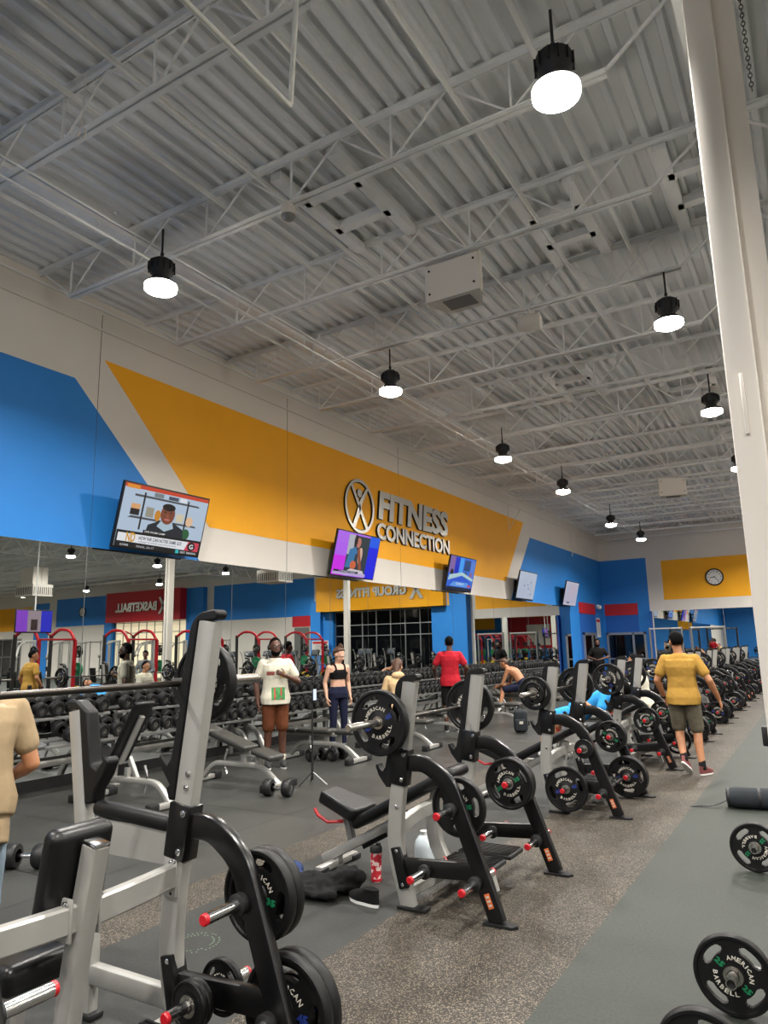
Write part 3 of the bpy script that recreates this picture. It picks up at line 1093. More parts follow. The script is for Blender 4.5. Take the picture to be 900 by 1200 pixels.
# ------------------------------------------------------------------ things hung from the roof
def hung():
    # trapezoid loudspeakers
    sp = thing('loudspeaker', 'pale trapezoid loudspeaker cabinet hung nearest overhead', 'loudspeaker', (-3.28, 7.15, 5.72), 0, 'hung loudspeakers')
    b = MB()
    b.prism([(-0.35, 0), (0.35, 0), (0.35, 0.12), (0.2, 0.42), (-0.2, 0.42), (-0.35, 0.12)], (0, 0, 0), (1, 0, 0), (0, 1, 0), (0, 0, 1), 0.47, 'wallw')
    b.build('cabinet', sp)
    g = MB()
    g.box((0, 0.424, 0.23), (0.38, 0.01, 0.42), 'silver_dark')
    g.box((0.02, 0.2, -0.003), (0.36, 0.26, 0.006), 'silver_dark')
    g.build('grille', sp)
    for x in (-0.29, 0.29):
        for z in (0.1, 0.4):
            s = MB(); s.lathe([(0.014, 0), (0.014, 0.008)], (x, 0, z), (0, -1, 0), 'dark', 10); s.build('bolt', sp)
    r = MB()
    for x in (-0.355, 0.355):
        r.box((x, 0.06, 0.28), (0.008, 0.05, 0.6), 'wallw')
    r.box((0, 0.06, 0.56), (0.71, 0.05, 0.01), 'wallw')
    r.build('hanging_bracket', sp)
    dup(family(sp), None, (-3.0, 20.3, 5.55), 0.3, 'pale trapezoid loudspeaker cabinet hung toward the far wall', 'hung loudspeakers')
    h = thing('horn_speaker', 'small white drum shaped speaker under the roof behind the large loudspeaker', 'loudspeaker', (-2.95, 8.93, 6.0))
    c = MB(); c.lathe([(0.10, -0.15), (0.12, -0.05), (0.12, 0.15), (0.06, 0.17)], (0, 0, 0), (1, 0.2, 0), 'wallw', 18); c.build('drum', h)
    c = MB(); c.box((0, 0, 0.17), (0.03, 0.03, 0.14), 'wallw'); c.build('bracket', h)
    d = thing('dome_camera', 'small white dome camera under a roof joist left of centre', 'camera', (-4.28, 5.33, 6.12))
    c = MB(); c.lathe([(0.02, 0.13), (0.07, 0.11), (0.085, 0.05), (0.09, 0.02), (0.085, 0.0)], (0, 0, 0), (0, 0, 1), 'wallw', 20); c.build('collar', d)
    c = MB(); c.lathe([(0.075, 0.0), (0.06, -0.035), (0.03, -0.055)], (0, 0, 0), (0, 0, 1), 'silver_dark', 20); c.build('dome', d)
    d2 = thing('bullet_camera', 'small white camera high on the blue wall by the far corner', 'camera', (XW + 0.02, 32.9, 3.3))
    c = MB(); c.lathe([(0.06, 0), (0.06, 0.03)], (0, 0, 0), (1, 0, 0), 'white', 16); c.build('wall_plate', d2)
    c = MB(); c.lathe([(0.09, 0.03), (0.11, 0.08), (0.09, 0.2), (0.04, 0.24)], (0, 0, 0), (1, -0.3, -0.4), 'white', 16); c.build('body', d2)
    # sprinkler pipes
    for k, (x, z, r) in enumerate(((-6.2, 6.16, 0.015), (-5.93, 6.16, 0.012))):
        p = MB()
        p.tube([(0, YB + 0.1, 0), (0, YF - 0.1, 0)], r, 'steelw', 10)
        t = p.build('sprinkler_pipe', None, 40, (x, 0, z))
        tag(t, f'thin white pipe running under the joists, {ORD[k]} from the left wall', 'pipe', 'pipes under the roof')
        for i in range(9):
            q = MB()
            q.tube([(0, 0, 0.012), (0, 0, 0.09)], 0.008, 'steelw', 6)
            q.lathe([(0.02, 0.088), (0.024, 0.1), (0.012, 0.12)], (0, 0, 0), (0, 0, 1), 'steelw', 8)
            o = q.build('sprinkler_head', t, 40, (0, 0.8 + 3.66 * i, 0))
    rail = MB()
    rail.tube(fillet([(-2.62, -3.5, 5.2), (-2.62, 3.28, 5.2), (-2.66, 3.40, 6.24)], 0.03, 3), 0.019, 'white', 10)
    tag(rail.build('hanging_rail', None, 40), 'bright white rod hung low under the roof that turns up in a sharp V', 'rod')
    for (x, y, z, w) in ((-8.3, 22.4, 6.2, 0.9), (-8.3, 29.5, 6.0, 0.9)):
        rod = MB()
        rod.tube([(XW + 0.05, y, z - 0.75), (x, y + w * 0.6, 6.22)], 0.012, 'wallw', 8)
        rod.tube([(XW + 0.05, y, z - 0.75), (XW + 0.05, y, 6.3)], 0.012, 'wallw', 8)
        tag(rod.build('brace_rod', None, 40), 'thin white brace rod from the wall to a joist ' + ('over the orange and blue boundary' if y < 25 else 'over the far blue wall'), 'rod')
    hk = MB()
    pts = [(0.05 * math.sin(a), 0, 0.05 * math.cos(a)) for a in [i * PI / 8 for i in range(-6, 8)]]
    hk.tube(pts, 0.009, 'wallw', 8)
    hk.tube([(0, 0, 0.05), (0, 0, 0.62)], 0.006, 'wallw', 6)
    o = hk.build('ceiling_hook', None, 40, (-5.05, 3.42, 6.14))
    tag(o, 'open white ring hook on a rod hung under the nearest joist', 'hook')
    ch = MB()
    for i in range(44):
        a = i % 2 * PI / 2
        ring = [(0.012 * math.cos(t) * math.cos(a), 0.012 * math.cos(t) * math.sin(a), 0.021 * math.sin(t) - i * 0.034) for t in [2 * PI * q / 8 for q in range(9)]]
        ch.tube(ring, 0.0035, 'blackmat', 5, False)
    o = ch.build('hanging_chain', None, 60, (0.02, 4.9, 6.75))
    tag(o, 'dark link chain hanging from the roof beside the white column', 'chain')
    # unit heaters seen in the mirror
    u = thing('unit_heater', 'white boxy unit heater with louvres hung before the orange end of the hall', 'heater', (10.6, 18.0, 4.05), 0, 'unit heaters under the roof')
    c = MB(); c.rbox((0, 0, 0.25), (1.15, 0.9, 0.5), 0.02, 'wallw'); c.prism([(-0.45, -0.4), (0.45, -0.4), (0.40, 0.3), (-0.40, 0.3)], (0, 0, 0.5), (1, 0, 0), (0, 1, 0), (0, 0, 1), 0.7, 'wallw'); c.build('housing', u)
    c = MB()
    for i in range(10):
        c.box((-0.5 + i * 0.11, -0.46, 0.22), (0.02, 0.02, 0.3), 'dark')
        c.box((-0.585, -0.4 + i * 0.09, 0.22), (0.02, 0.02, 0.3), 'dark')
    c.build('louvre', u)
    c = MB()
    for x in (-0.5, 0.5):
        c.tube([(x, 0, 0.5), (x, 0, 2.3)], 0.012, 'steelw', 6)
    c.build('hanger', u)
    dup(family(u), None, (1.6, 22.6, 4.35), 0.0, 'white boxy unit heater with louvres hung before the blue panel', 'unit heaters under the roof')
hung()

def posters():
    for (loc, rz, w, h, lab, m) in (((XW + 0.022, 32.95, 2.35), PI / 2, 0.6, 0.85, 'white notice with a red heading on the blue wall by the far doors', 'white'),
                               ((7.3, YF - 0.52, 1.75), 0, 1.15, 0.8, 'wide white notice board on the blue pillar left of the dark glass front', 'white')):
        t = thing('wall_notice', lab, 'notice', loc, rz)
        p = MB(); p.box((0, 0, 0), (w, 0.012, h), m); p.build('sheet', t)
        q = MB()
        q.box((0, -0.008, h * 0.36), (w * 0.9, 0.004, h * 0.16), 'redwall')
        for i in range(7):
            q.box((-w * 0.05 * (i % 2), -0.008, h * (0.2 - 0.09 * i)), (w * (0.75 - 0.1 * (i % 2)), 0.004, h * 0.03), 'silver_dark')
        q.build('print', t)
posters()
# ------------------------------------------------------------------ Olympic benches
X, Yv, Z = V((1, 0, 0)), V((0, 1, 0)), V((0, 0, 1))
HALF = 0.555

def horn(parent, x, y, z, s, L=0.2):
    h = MB()
    h.lathe([(0.044, 0.0), (0.044, 0.03), (0.036, 0.034)], (x, y, z), (0, s, 0), 'blackmat', 18)
    h.lathe([(0.0235, 0.02), (0.0235, L)], (x, y, z), (0, s, 0), 'chrome', 18)
    o = h.build('storage_horn', parent)
    c = MB()
    c.lathe([(0.0236, L), (0.0236, L + 0.012), (0.019, L + 0.018)], (x, y, z), (0, s, 0), 'redcap', 18)
    c.build('end_cap', o)

HORNS = {'upper': (0.335, 0.635), 'inner': (0.14, 0.25), 'lower': (0.485, 0.225)}

def side_frame(root, s, tall):
    """one upright with its bar guard, curved plate arm and horns; s = -1 near side, +1 far side"""
    y = s * HALF
    up = [(0, 0, 0.012), (-0.095, 0, 0.35), (-0.075, 0, 0.62)] + ([(0.105, 0, 1.79)] if tall else [(0.055, 0, 1.425)])
    path = [p + V((0, y, 0)) for p in fillet(up, [0.14, 0.1], 4)]
    u = MB()
    u.sweep(path, rr(0.105, 0.062, 0.012, 2), (0, 1, 0), 'silver')
    for zz in ((0.62, 0.75, 1.06, 1.12) if tall else (0.62, 0.99)):
        t = (zz - 0.62) / (up[3][2] - 0.62)
        xx = up[2][0] + (up[3][0] - up[2][0]) * t
        u.lathe([(0.013, 0), (0.013, 0.008), (0.007, 0.012)], (xx + 0.015, y - 0.031, zz), (0, -1, 0), 'chrome', 10)
    u.build('upright', root)
    sh = MB()
    sh.rbox((0.03, y, 0.012), (0.21, 0.085, 0.024), 0.008, 'blackmat')
    sh.build('rubber_foot', root)
    # guard: runs up the lifter's side of the upright and folds over its top; two hook lips
    k = lambda z: up[2][0] + (up[3][0] - up[2][0]) * (z - 0.62) / (up[3][2] - 0.62) - 0.054
    zt = up[3][2]
    if tall:
        z0, hooks = 1.0, (1.50, 1.16)
    else:
        z0, hooks = 0.74, (1.155, 0.845)
    out = [(k(z0) + 0.002, z0), (k(zt) + 0.002, zt + 0.002), (k(zt) + 0.104, zt + 0.004), (k(zt) + 0.116, zt + 0.012), (k(zt) + 0.122, zt + 0.028), (k(zt) + 0.116, zt + 0.044), (k(zt) + 0.10, zt + 0.050)]
    for i in range(9):
        a_ = PI / 2 + PI / 2 * i / 8
        out.append((k(zt) + 0.05 + 0.105 * math.cos(a_), zt - 0.075 + 0.12 * math.sin(a_)))
    for hz in hooks:
        f = k(hz) - 0.05
        out += [(f, hz + 0.02), (f - 0.022, hz - 0.010), (f - 0.042, hz + 0.006), (f - 0.062, hz + 0.034), (f - 0.074, hz + 0.034), (f - 0.074, hz + 0.016), (f - 0.052, hz - 0.035), (f - 0.004, hz - 0.095)]
    out += [(k(z0) - 0.05, z0 + 0.05), (k(z0) - 0.03, z0)]
    g = MB()
    g.prism(out, (0, y - 0.034, 0), (1, 0, 0), (0, 0, 1), (0, 1, 0), 0.068, 'rubber')
    o = g.build('bar_guard', root)
    bev = o.modifiers.new('soft_edge', 'BEVEL'); bev.width = 0.010; bev.segments = 2; bev.limit_method = 'ANGLE'; bev.angle_limit = math.radians(40)
    # curved plate arm
    a = MB()
    pa = [(0.0, y, 0.895), (0.14, y, 0.905), (0.31, y, 0.80), (0.61, y, 0.02)]
    a.sweep(fillet(pa, [0.06, 0.24], 9), rr(0.105, 0.052, 0.01, 2), (0, 1, 0), 'black')
    a.rbox((-0.035, y, 0.875), (0.125, 0.09, 0.235), 0.008, 'black', RY(0.14))
    for dz in (-0.08, 0.08):
        a.lathe([(0.015, 0), (0.015, 0.01), (0.008, 0.014)], (0.0 + dz * 0.14, y - 0.044, 0.875 + dz), (0, -1, 0), 'chrome', 10)
    a.build('plate_arm', root)
    c = MB()
    c.bar((-0.07, y, 0.25), (0.53, y, 0.285), 0.105, 0.05, 'black', 0.01, (0, 1, 0))
    c.rbox((-0.045, y - 0.006, 0.25), (0.07, 0.082, 0.25), 0.006, 'black', RY(-0.24))
    for dz in (-0.1, 0.1):
        c.lathe([(0.014, 0), (0.014, 0.01), (0.008, 0.014)], (-0.045 - dz * 0.2, y - 0.036, 0.25 + dz), (0, -1, 0), 'chrome', 10)
    c.build('cross_arm', root)
    f = MB()
    f.prism([(0.53, -0.048), (0.71, -0.04), (0.735, 0), (0.71, 0.04), (0.53, 0.048), (0.51, 0)], (0, y, 0.0), (1, 0, 0), (0, 1, 0), (0, 0, 1), 0.016, 'blackmat')
    f.build('foot_plate', root)
    st = MB()
    st.box((0.5655, y - 0.027, 0.135), (0.035, 0.002, 0.085), M['sticker'], RY(-0.365))
    for q in (-0.024, 0.0, 0.024):
        st.box((0.5655 - q * 0.36, y - 0.0282, 0.135 + q * 0.93), (0.022, 0.002, 0.012), 'letterw', RY(-0.365))
    st.build('warning_sticker', root)
    for q, (hx, hz) in HORNS.items():
        for d in (-1, 1):
            horn(root, hx, y + d * 0.026, hz, d)
M['sticker'] = mat('orange_warning_sticker', (214, 110, 60), 0.5)

def make_bench():
    root = thing('incline_bench', '', 'weight bench')
    for s in (-1, 1):
        side_frame(root, s, False)
    p = MB()
    p.sweep(fillet([(0.05, 0, 0.03), (-0.12, 0, 0.33), (-0.05, 0, 0.62)], 0.15, 5), rr(0.10, 0.07, 0.012, 2), (0, 1, 0), 'silver')
    p.build('centre_post', root)
    t = MB()
    t.sweep(fillet([(-0.085, -HALF, 0.47), (-0.075, -0.3, 0.52), (-0.06, 0, 0.53), (-0.075, 0.3, 0.52), (-0.085, HALF, 0.47)], 0.1, 3), rr(0.09, 0.055, 0.008, 1), (1, 0, 0.0), 'silver')
    t.build('tie_bar', root)
    t = MB()
    t.sweep(fillet([(-0.01, -HALF, 0.10), (0.03, -0.2, 0.11), (0.03, 0.2, 0.11), (-0.01, HALF, 0.10)], 0.1, 3), rr(0.075, 0.05, 0.008, 1), (1, 0, 0.0), 'silver')
    t.build('tie_bar', root)
    b = MB()
    b.bar((-1.06, 0, 0.045), (-0.05, 0, 0.56), 0.07, 0.09, 'silver', 0.012, (0, 1, 0))
    b.bar((-0.74, 0.045, 0.155), (-0.52, 0.045, 0.27), 0.04, 0.02, 'blackmat', 0, (0, 1, 0))
    b.build('spine', root)
    f = MB()
    f.bar((-0.95, 0, 0.1), (-0.95, 0, 0.0), 0.06, 0.06, 'silver')
    f.rbox((-0.95, 0, 0.03), (0.06, 0.5, 0.05), 0.01, 'silver')
    f.build('front_foot', root)
    for s in (-1, 1):
        g = MB(); g.rbox((-0.95, s * 0.22, 0.02), (0.085, 0.12, 0.04), 0.012, 'blackmat'); g.build('rubber_foot', root)
    ang = math.atan2(0.515, 1.01)
    bp = MB()
    L = 0.98
    c = V((-0.30, 0, 0.565))
    bp.rbox(c, (L, 0.29, 0.085), 0.035, 'vinyl', RY(-ang), 4)
    bp.build('back_pad', root)
    sp = MB()
    sp.prism([(-0.19, -0.11), (0.16, -0.17), (0.19, -0.14), (0.19, 0.14), (0.16, 0.17), (-0.19, 0.11)], (0, 0, 0), (1, 0, 0), (0, 1, 0), (0, 0, 1), 0.10, 'vinyl')
    R = RY(0.30)
    sp.v = [tuple(R @ V(q) + V((-0.88, 0, 0.42))) for q in sp.v]
    o = sp.build('seat_pad', root)
    bev = o.modifiers.new('soft_edge', 'BEVEL'); bev.width = 0.025; bev.segments = 3; bev.limit_method = 'ANGLE'
    q = MB(); q.bar((-0.80, 0, 0.17), (-0.87, 0, 0.43), 0.06, 0.05, 'silver_dark', 0.008); q.build('seat_post', root)
    q = MB(); q.tube([(-0.87, -0.03, 0.34), (-0.97, -0.10, 0.34), (-1.05, -0.115, 0.385), (-1.085, -0.11, 0.43)], 0.013, 'redcap', 8); q.build('adjustment_lever', root)
    for s in (-1, 1):
        st = MB()
        st.rbox((0.27, s * 0.16, 0.215), (0.40, 0.25, 0.03), 0.01, 'blackmat')
        for i in range(9):
            st.box((0.27, s * 0.16 - 0.11 + 0.0275 * i, 0.232), (0.36, 0.012, 0.008), 'rubber')
        st.build('spotter_step', root)
    st = MB()
    st.bar((0.03, 0, 0.11), (0.30, 0, 0.19), 0.05, 0.05, 'silver')
    st.bar((0.36, 0, 0.0), (0.30, 0, 0.2), 0.05, 0.05, 'silver')
    st.build('step_support', root)
    return root

def make_military():
    root = thing('military_press_bench', 'tall press bench with an upright black back pad, cropped by the frame edge', 'weight bench', (-2.50, 1.88, 0))
    for s in (-1, 1):
        side_frame(root, s, True)
        y = s * HALF
        fu = MB()
        fu.sweep([p + V((0, y, 0)) for p in fillet([(-0.63, 0, 0.012), (-0.63, 0, 0.36), (-0.81, 0, 1.37)], 0.14, 4)], rr(0.09, 0.06, 0.012, 2), (0, 1, 0), 'silver')
        fu.build('front_upright', root)
        gd = MB()
        k = lambda z: -0.63 - 0.18 * (z - 0.36) / 1.01 + 0.048
        out = [(k(0.93), 0.93), (k(1.38), 1.38), (k(1.38) - 0.09, 1.375), (k(1.38) - 0.095, 1.42), (k(1.38) - 0.02, 1.425), (k(1.38) + 0.07, 1.37), (k(1.16) + 0.07, 1.16),
               (k(1.12) + 0.075, 1.12), (k(1.12) + 0.11, 1.10), (k(1.12) + 0.175, 1.165), (k(1.12) + 0.2, 1.14), (k(1.1) + 0.165, 1.07), (k(1.0) + 0.09, 1.0), (k(0.95) + 0.07, 0.94)]
        gd.prism(list(reversed(out)), (0, y - 0.036, 0), (1, 0, 0), (0, 0, 1), (0, 1, 0), 0.072, 'rubber')
        o = gd.build('bar_guard', root)
        bev = o.modifiers.new('soft_edge', 'BEVEL'); bev.width = 0.012; bev.segments = 2
        sf = MB()
        sf.box((-0.37, y, 0.80), (0.52, 0.05, 0.15), 'silver')
        sf.build('safety_plate', root)
        sf = MB(); sf.rbox((-0.36, y, 0.905), (0.54, 0.075, 0.072), 0.03, 'rubber', RY(0.05), 3); sf.build('safety_pad', root)
        lo = MB(); lo.bar((-0.62, y, 0.19), (-0.06, y, 0.19), 0.055, 0.085, 'silver', 0.01); lo.build('base_rail', root)
        ft = MB(); ft.rbox((-0.63, y, 0.015), (0.15, 0.08, 0.03), 0.01, 'blackmat'); ft.build('rubber_foot', root)
    t = MB()
    t.sweep(fillet([(-0.07, -HALF, 0.69), (0.0, -0.3, 0.70), (0.03, 0, 0.70), (0.0, 0.3, 0.70), (-0.07, HALF, 0.69)], 0.13, 5), rr(0.10, 0.052, 0.009, 1), (1, 0, 0.0), 'silver')
    for s in (-1, 1):
        t.rbox((0.018, s * 0.062, 0.70), (0.075, 0.012, 0.15), 0.004, 'silver')
        t.rbox((-0.068, s * (HALF - 0.036), 0.69), (0.08, 0.012, 0.17), 0.004, 'silver')
        t.lathe([(0.014, 0), (0.014, 0.01), (0.008, 0.014)], (-0.055, s * (HALF - 0.042), 0.745), (0, -s, 0), 'chrome', 10)
        t.lathe([(0.014, 0), (0.014, 0.01), (0.008, 0.014)], (0.03, s * 0.068, 0.755), (0, s, 0), 'chrome', 10)
    t.build('tie_bar', root)
    p = MB()
    p.sweep(fillet([(-0.05, 0, 0.03), (-0.01, 0, 0.45), (0.09, 0, 0.95)], 0.2, 5), rr(0.085, 0.07, 0.012, 2), (0, 1, 0), 'silver')
    p.build('centre_post', root)
    q = MB(); q.rbox((0.092, 0, 0.958), (0.08, 0.068, 0.018), 0.006, 'chrome', RY(0.18)); q.build('post_cap', root)
    b = MB(); b.rbox((-0.035, 0, 0.83), (0.095, 0.27, 0.38), 0.04, 'vinyl', RY(0.17), 5); b.build('back_pad', root)
    s = MB(); s.rbox((-0.36, 0, 0.475), (0.44, 0.34, 0.11), 0.04, 'vinyl', RY(-0.05), 5); s.build('seat_pad', root)
    s = MB(); s.bar((-0.36, 0, 0.10), (-0.34, 0, 0.44), 0.07, 0.07, 'silver', 0.01); s.bar((-0.65, 0, 0.07), (-0.02, 0, 0.07), 0.07, 0.06, 'silver', 0.01); s.build('seat_post', root)
    s = MB(); s.rbox((-0.65, 0, 0.025), (0.07, 0.4, 0.05), 0.01, 'silver'); s.build('front_foot', root)
    t = MB()
    t.bar((-0.03, -HALF, 0.12), (-0.03, HALF, 0.12), 0.05, 0.075, 'silver', 0.012)
    t.build('tie_bar', root)
    for d in (-1, 1):
        st = MB()
        st.rbox((0.24, d * 0.18, 0.215), (0.42, 0.28, 0.03), 0.01, 'blackmat')
        for i in range(10):
            st.box((0.24, d * 0.18 - 0.124 + 0.0275 * i, 0.232), (0.38, 0.012, 0.008), 'rubber')
        st.build('spotter_step', root)
    st = MB()
    st.bar((0.03, 0, 0.12), (0.28, 0, 0.19), 0.05, 0.05, 'silver')
    st.bar((0.34, 0, 0.0), (0.28, 0, 0.2), 0.05, 0.05, 'silver')
    st.build('step_support', root)
    return root

# ------------------------------------------------------------------ plates and bars
def make_plate(name, r, t, slots, num, colr, text=True):
    """grip plate: axis along local y, face towards -y"""
    o = MB()
    hub = 0.0255
    rin, rout = r * 0.58, r * 0.80
    rad = [hub, 0.05, r * 0.30, rin, rin + (rout - rin) * 0.10, rin + (rout - rin) * 0.28, rin + (rout - rin) * 0.72, rin + (rout - rin) * 0.90, rout, r * 0.88, r * 0.905, r * 0.97, r]
    th = [t * 0.5, t * 0.5, t * 0.34, t * 0.32, t * 0.32, t * 0.32, t * 0.32, t * 0.32, t * 0.32, t * 0.34, t * 0.5, t * 0.5, t * 0.36]
    n = 108
    hw = {3: 0.62, 4: 0.80, 5: 1.0, 6: 0.80}
    def hole(i, j):
        if not slots or i < 3 or i > 7: return False
        per = 2 * PI / slots
        half = math.radians(27 if slots == 4 else 33)
        lim = half * {3: 0.70, 4: 0.88, 5: 1.0, 6: 0.90, 7: 0.74}[i]
        a = (2 * PI * (j + 0.5) / n) % per
        a = min(a, per - a)
        return a < lim
    m = len(rad)
    vs = []
    for s in (-1, 1):
        for i in range(m):
            for j in range(n):
                a = 2 * PI * j / n
                vs.append((rad[i] * math.cos(a), s * th[i], rad[i] * math.sin(a)))
    I = lambda s, i, j: (0 if s < 0 else m * n) + i * n + j % n
    fs = []
    for i in range(m - 1):
        for j in range(n):
            if hole(i, j): continue
            fs.append((I(-1, i, j), I(-1, i, j + 1), I(-1, i + 1, j + 1), I(-1, i + 1, j)))
            fs.append((I(1, i, j), I(1, i + 1, j), I(1, i + 1, j + 1), I(1, i, j + 1)))
            if hole(i + 1, j): fs.append((I(-1, i + 1, j), I(-1, i + 1, j + 1), I(1, i + 1, j + 1), I(1, i + 1, j)))
            if i > 0 and hole(i - 1, j): fs.append((I(-1, i, j + 1), I(-1, i, j), I(1, i, j), I(1, i, j + 1)))
            if hole(i, j + 1): fs.append((I(-1, i, j + 1), I(1, i, j + 1), I(1, i + 1, j + 1), I(-1, i + 1, j + 1)))
            if hole(i, j - 1): fs.append((I(-1, i, j), I(-1, i + 1, j), I(1, i + 1, j), I(1, i, j)))
    for j in range(n):
        fs.append((I(-1, m - 1, j), I(-1, m - 1, j + 1), I(1, m - 1, j + 1), I(1, m - 1, j)))
        fs.append((I(-1, 0, j + 1), I(-1, 0, j), I(1, 0, j), I(1, 0, j + 1)))
    o.add(vs, fs, 'rubber' if colr != 'allgreen' else 'green')
    root = o.build(name, None, 40)
    h = MB()
    for s in (-1,):
        h.lathe([(0.026, 0), (0.026, 0.0015), (0.042, 0.0015), (0.042, 0)], (0, s * t * 0.5, 0), (0, s, 0), 'sleeve', 24, False)
    h.build('hub_ring', root)
    if text:
        lt = MB()
        d = t * 0.36
        for s in (-1,):
            for word, a0, a1, flip in (('AMERICAN', 152, 28, False), ('BARBELL', 212, 328, True)):
                k = len(word)
                R = r * 0.44
                hgt, wid = r * 0.115, R * math.radians(abs(a1 - a0)) / (k - (0.55 if 'I' in word else 0)) * 0.80
                for i, chx in enumerate(word):
                    if 'I' in word:
                        q = word.index('I')
                        pos = (i + 0.5 if i < q else (i + 0.225 if i == q else i - 0.05)) / (k - 0.55)
                    else:
                        pos = (i + 0.5) / k
                    a = math.radians(a0 + (a1 - a0) * pos)
                    if flip:
                        upv = V((-math.cos(a), 0, -math.sin(a))); rt = V((-math.sin(a), 0, math.cos(a)))
                    else:
                        upv = V((math.cos(a), 0, math.sin(a))); rt = V((math.sin(a), 0, -math.cos(a)))
                    ctr = V((R * math.cos(a), 0, R * math.sin(a)))
                    if s > 0:
                        rt = V((-rt.x, 0, rt.z)); upv = V((-upv.x, 0, upv.z)); ctr = V((-ctr.x, 0, ctr.z))
                    w2 = wid * (0.25 if chx == 'I' else 1)
                    lt.text(chx, ctr - rt * w2 / 2 - upv * hgt / 2 + V((0, s * d, 0)), rt, upv, (0, s, 0), w2, hgt, 0.0015, 'letterw', 0.015, 0, 1)
        lt.build('lettering', root)
        cm = MB()
        for s in (-1,):
            for q in (-1, 1):
                ww, hh = r * 0.26, r * 0.16
                cm.text(num, V((q * r * 0.42 - ww / 2 * (-s if s > 0 else 1), s * d, -hh / 2)), (-s if s > 0 else 1, 0, 0), (0, 0, 1), (0, s, 0), ww, hh, 0.0015, colr if colr in M else 'green', 0.05, 0, 1)
        cm.build('weight_marking', root)
    return root

PL = {}
def plates():
    for key, args in {
        '45': ('weight_plate', 0.213, 0.055, 4, '45', 'blueblk'),
        '35': ('weight_plate', 0.185, 0.050, 4, '35', 'green'),
        '25': ('weight_plate', 0.168, 0.045, 4, '25', 'green'),
        '10': ('weight_plate', 0.112, 0.034, 3, '10', 'letterw'),
        '5': ('weight_plate', 0.092, 0.028, 0, '5', 'letterw', False)}.items():
        o = make_plate(*args)
        PL[key] = [family(o), False, args[2]]
plates()
KIND = {'45': 'large', '35': 'medium large', '25': 'medium', '10': 'small', '5': 'smallest'}
def plate(key, x, y, z, where, ang=None):
    fam, used, t = PL[key]
    o = dup(fam) if used else fam[0]
    PL[key][1] = True
    o.location = (x, y, z)
    o.rotation_euler = (0, random.uniform(-PI, PI) if ang is None else ang, 0)
    tag(o, f'{KIND[key]} black plate, {where}', 'weight plate', 'black rubber weight plates')
    return o

def make_barbell():
    b = MB()
    root = thing('barbell', '', 'barbell')
    b.tube([(0, -0.66, 0), (0, 0.66, 0)], 0.0145, 'steelbar', 14)
    b.build('shaft', root)
    for s in (-1, 1):
        c = MB()
        c.lathe([(0.0145, 0.655), (0.037, 0.66), (0.037, 0.685), (0.0245, 0.69), (0.0245, 1.095), (0.021, 1.10)], (0, 0, 0), (0, s, 0), 'sleeve', 20)
        c.build('sleeve', root)
    return root

# x of the bench line, y of each bench's middle
BX = -2.47
BEN = [4.895, 7.93, 10.92, 14.0, 17.05, 20.1, 23.1, 26.1, 29.1]
BNAME = ['nearest', 'second', 'third', 'fourth', 'fifth', 'sixth', 'seventh', 'eighth', 'ninth']

def load_horn(bx, ym, s, horn_k, d, keys, who, tall=False):
    hx, hz = HORNS[horn_k]
    y = ym + s * HALF + d * (0.026 + 0.036)
    for i, k in enumerate(keys):
        t = PL[k][2]
        y += d * (t / 2 + 0.001)
        side = 'near side' if d < 0 else 'far side'
        fr = 'near' if s < 0 else 'far'
        pos = '' if len(keys) == 1 else (', inner' if i == 0 else ', outer')
        # a plate hangs on its horn by the top of its hole
        plate(k, bx + hx, y, hz - 0.0015, f'{horn_k} horn, {side} of the {fr} frame, {who}{pos}', random.uniform(-0.6, 0.6))
        y += d * (t / 2 + 0.001)

def load_bar(bx, by, bz, s, keys, who):
    y = by + s * 0.693
    for i, k in enumerate(keys):
        t = PL[k][2]
        y += s * (t / 2 + 0.001)
        pos = '' if len(keys) == 1 else (', inner' if i == 0 else ', outer')
        plate(k, bx, y, bz - 0.0008, f'on the {"near" if s < 0 else "far"} end of the barbell of the {who}{pos}')
        y += s * (t / 2 + 0.001)

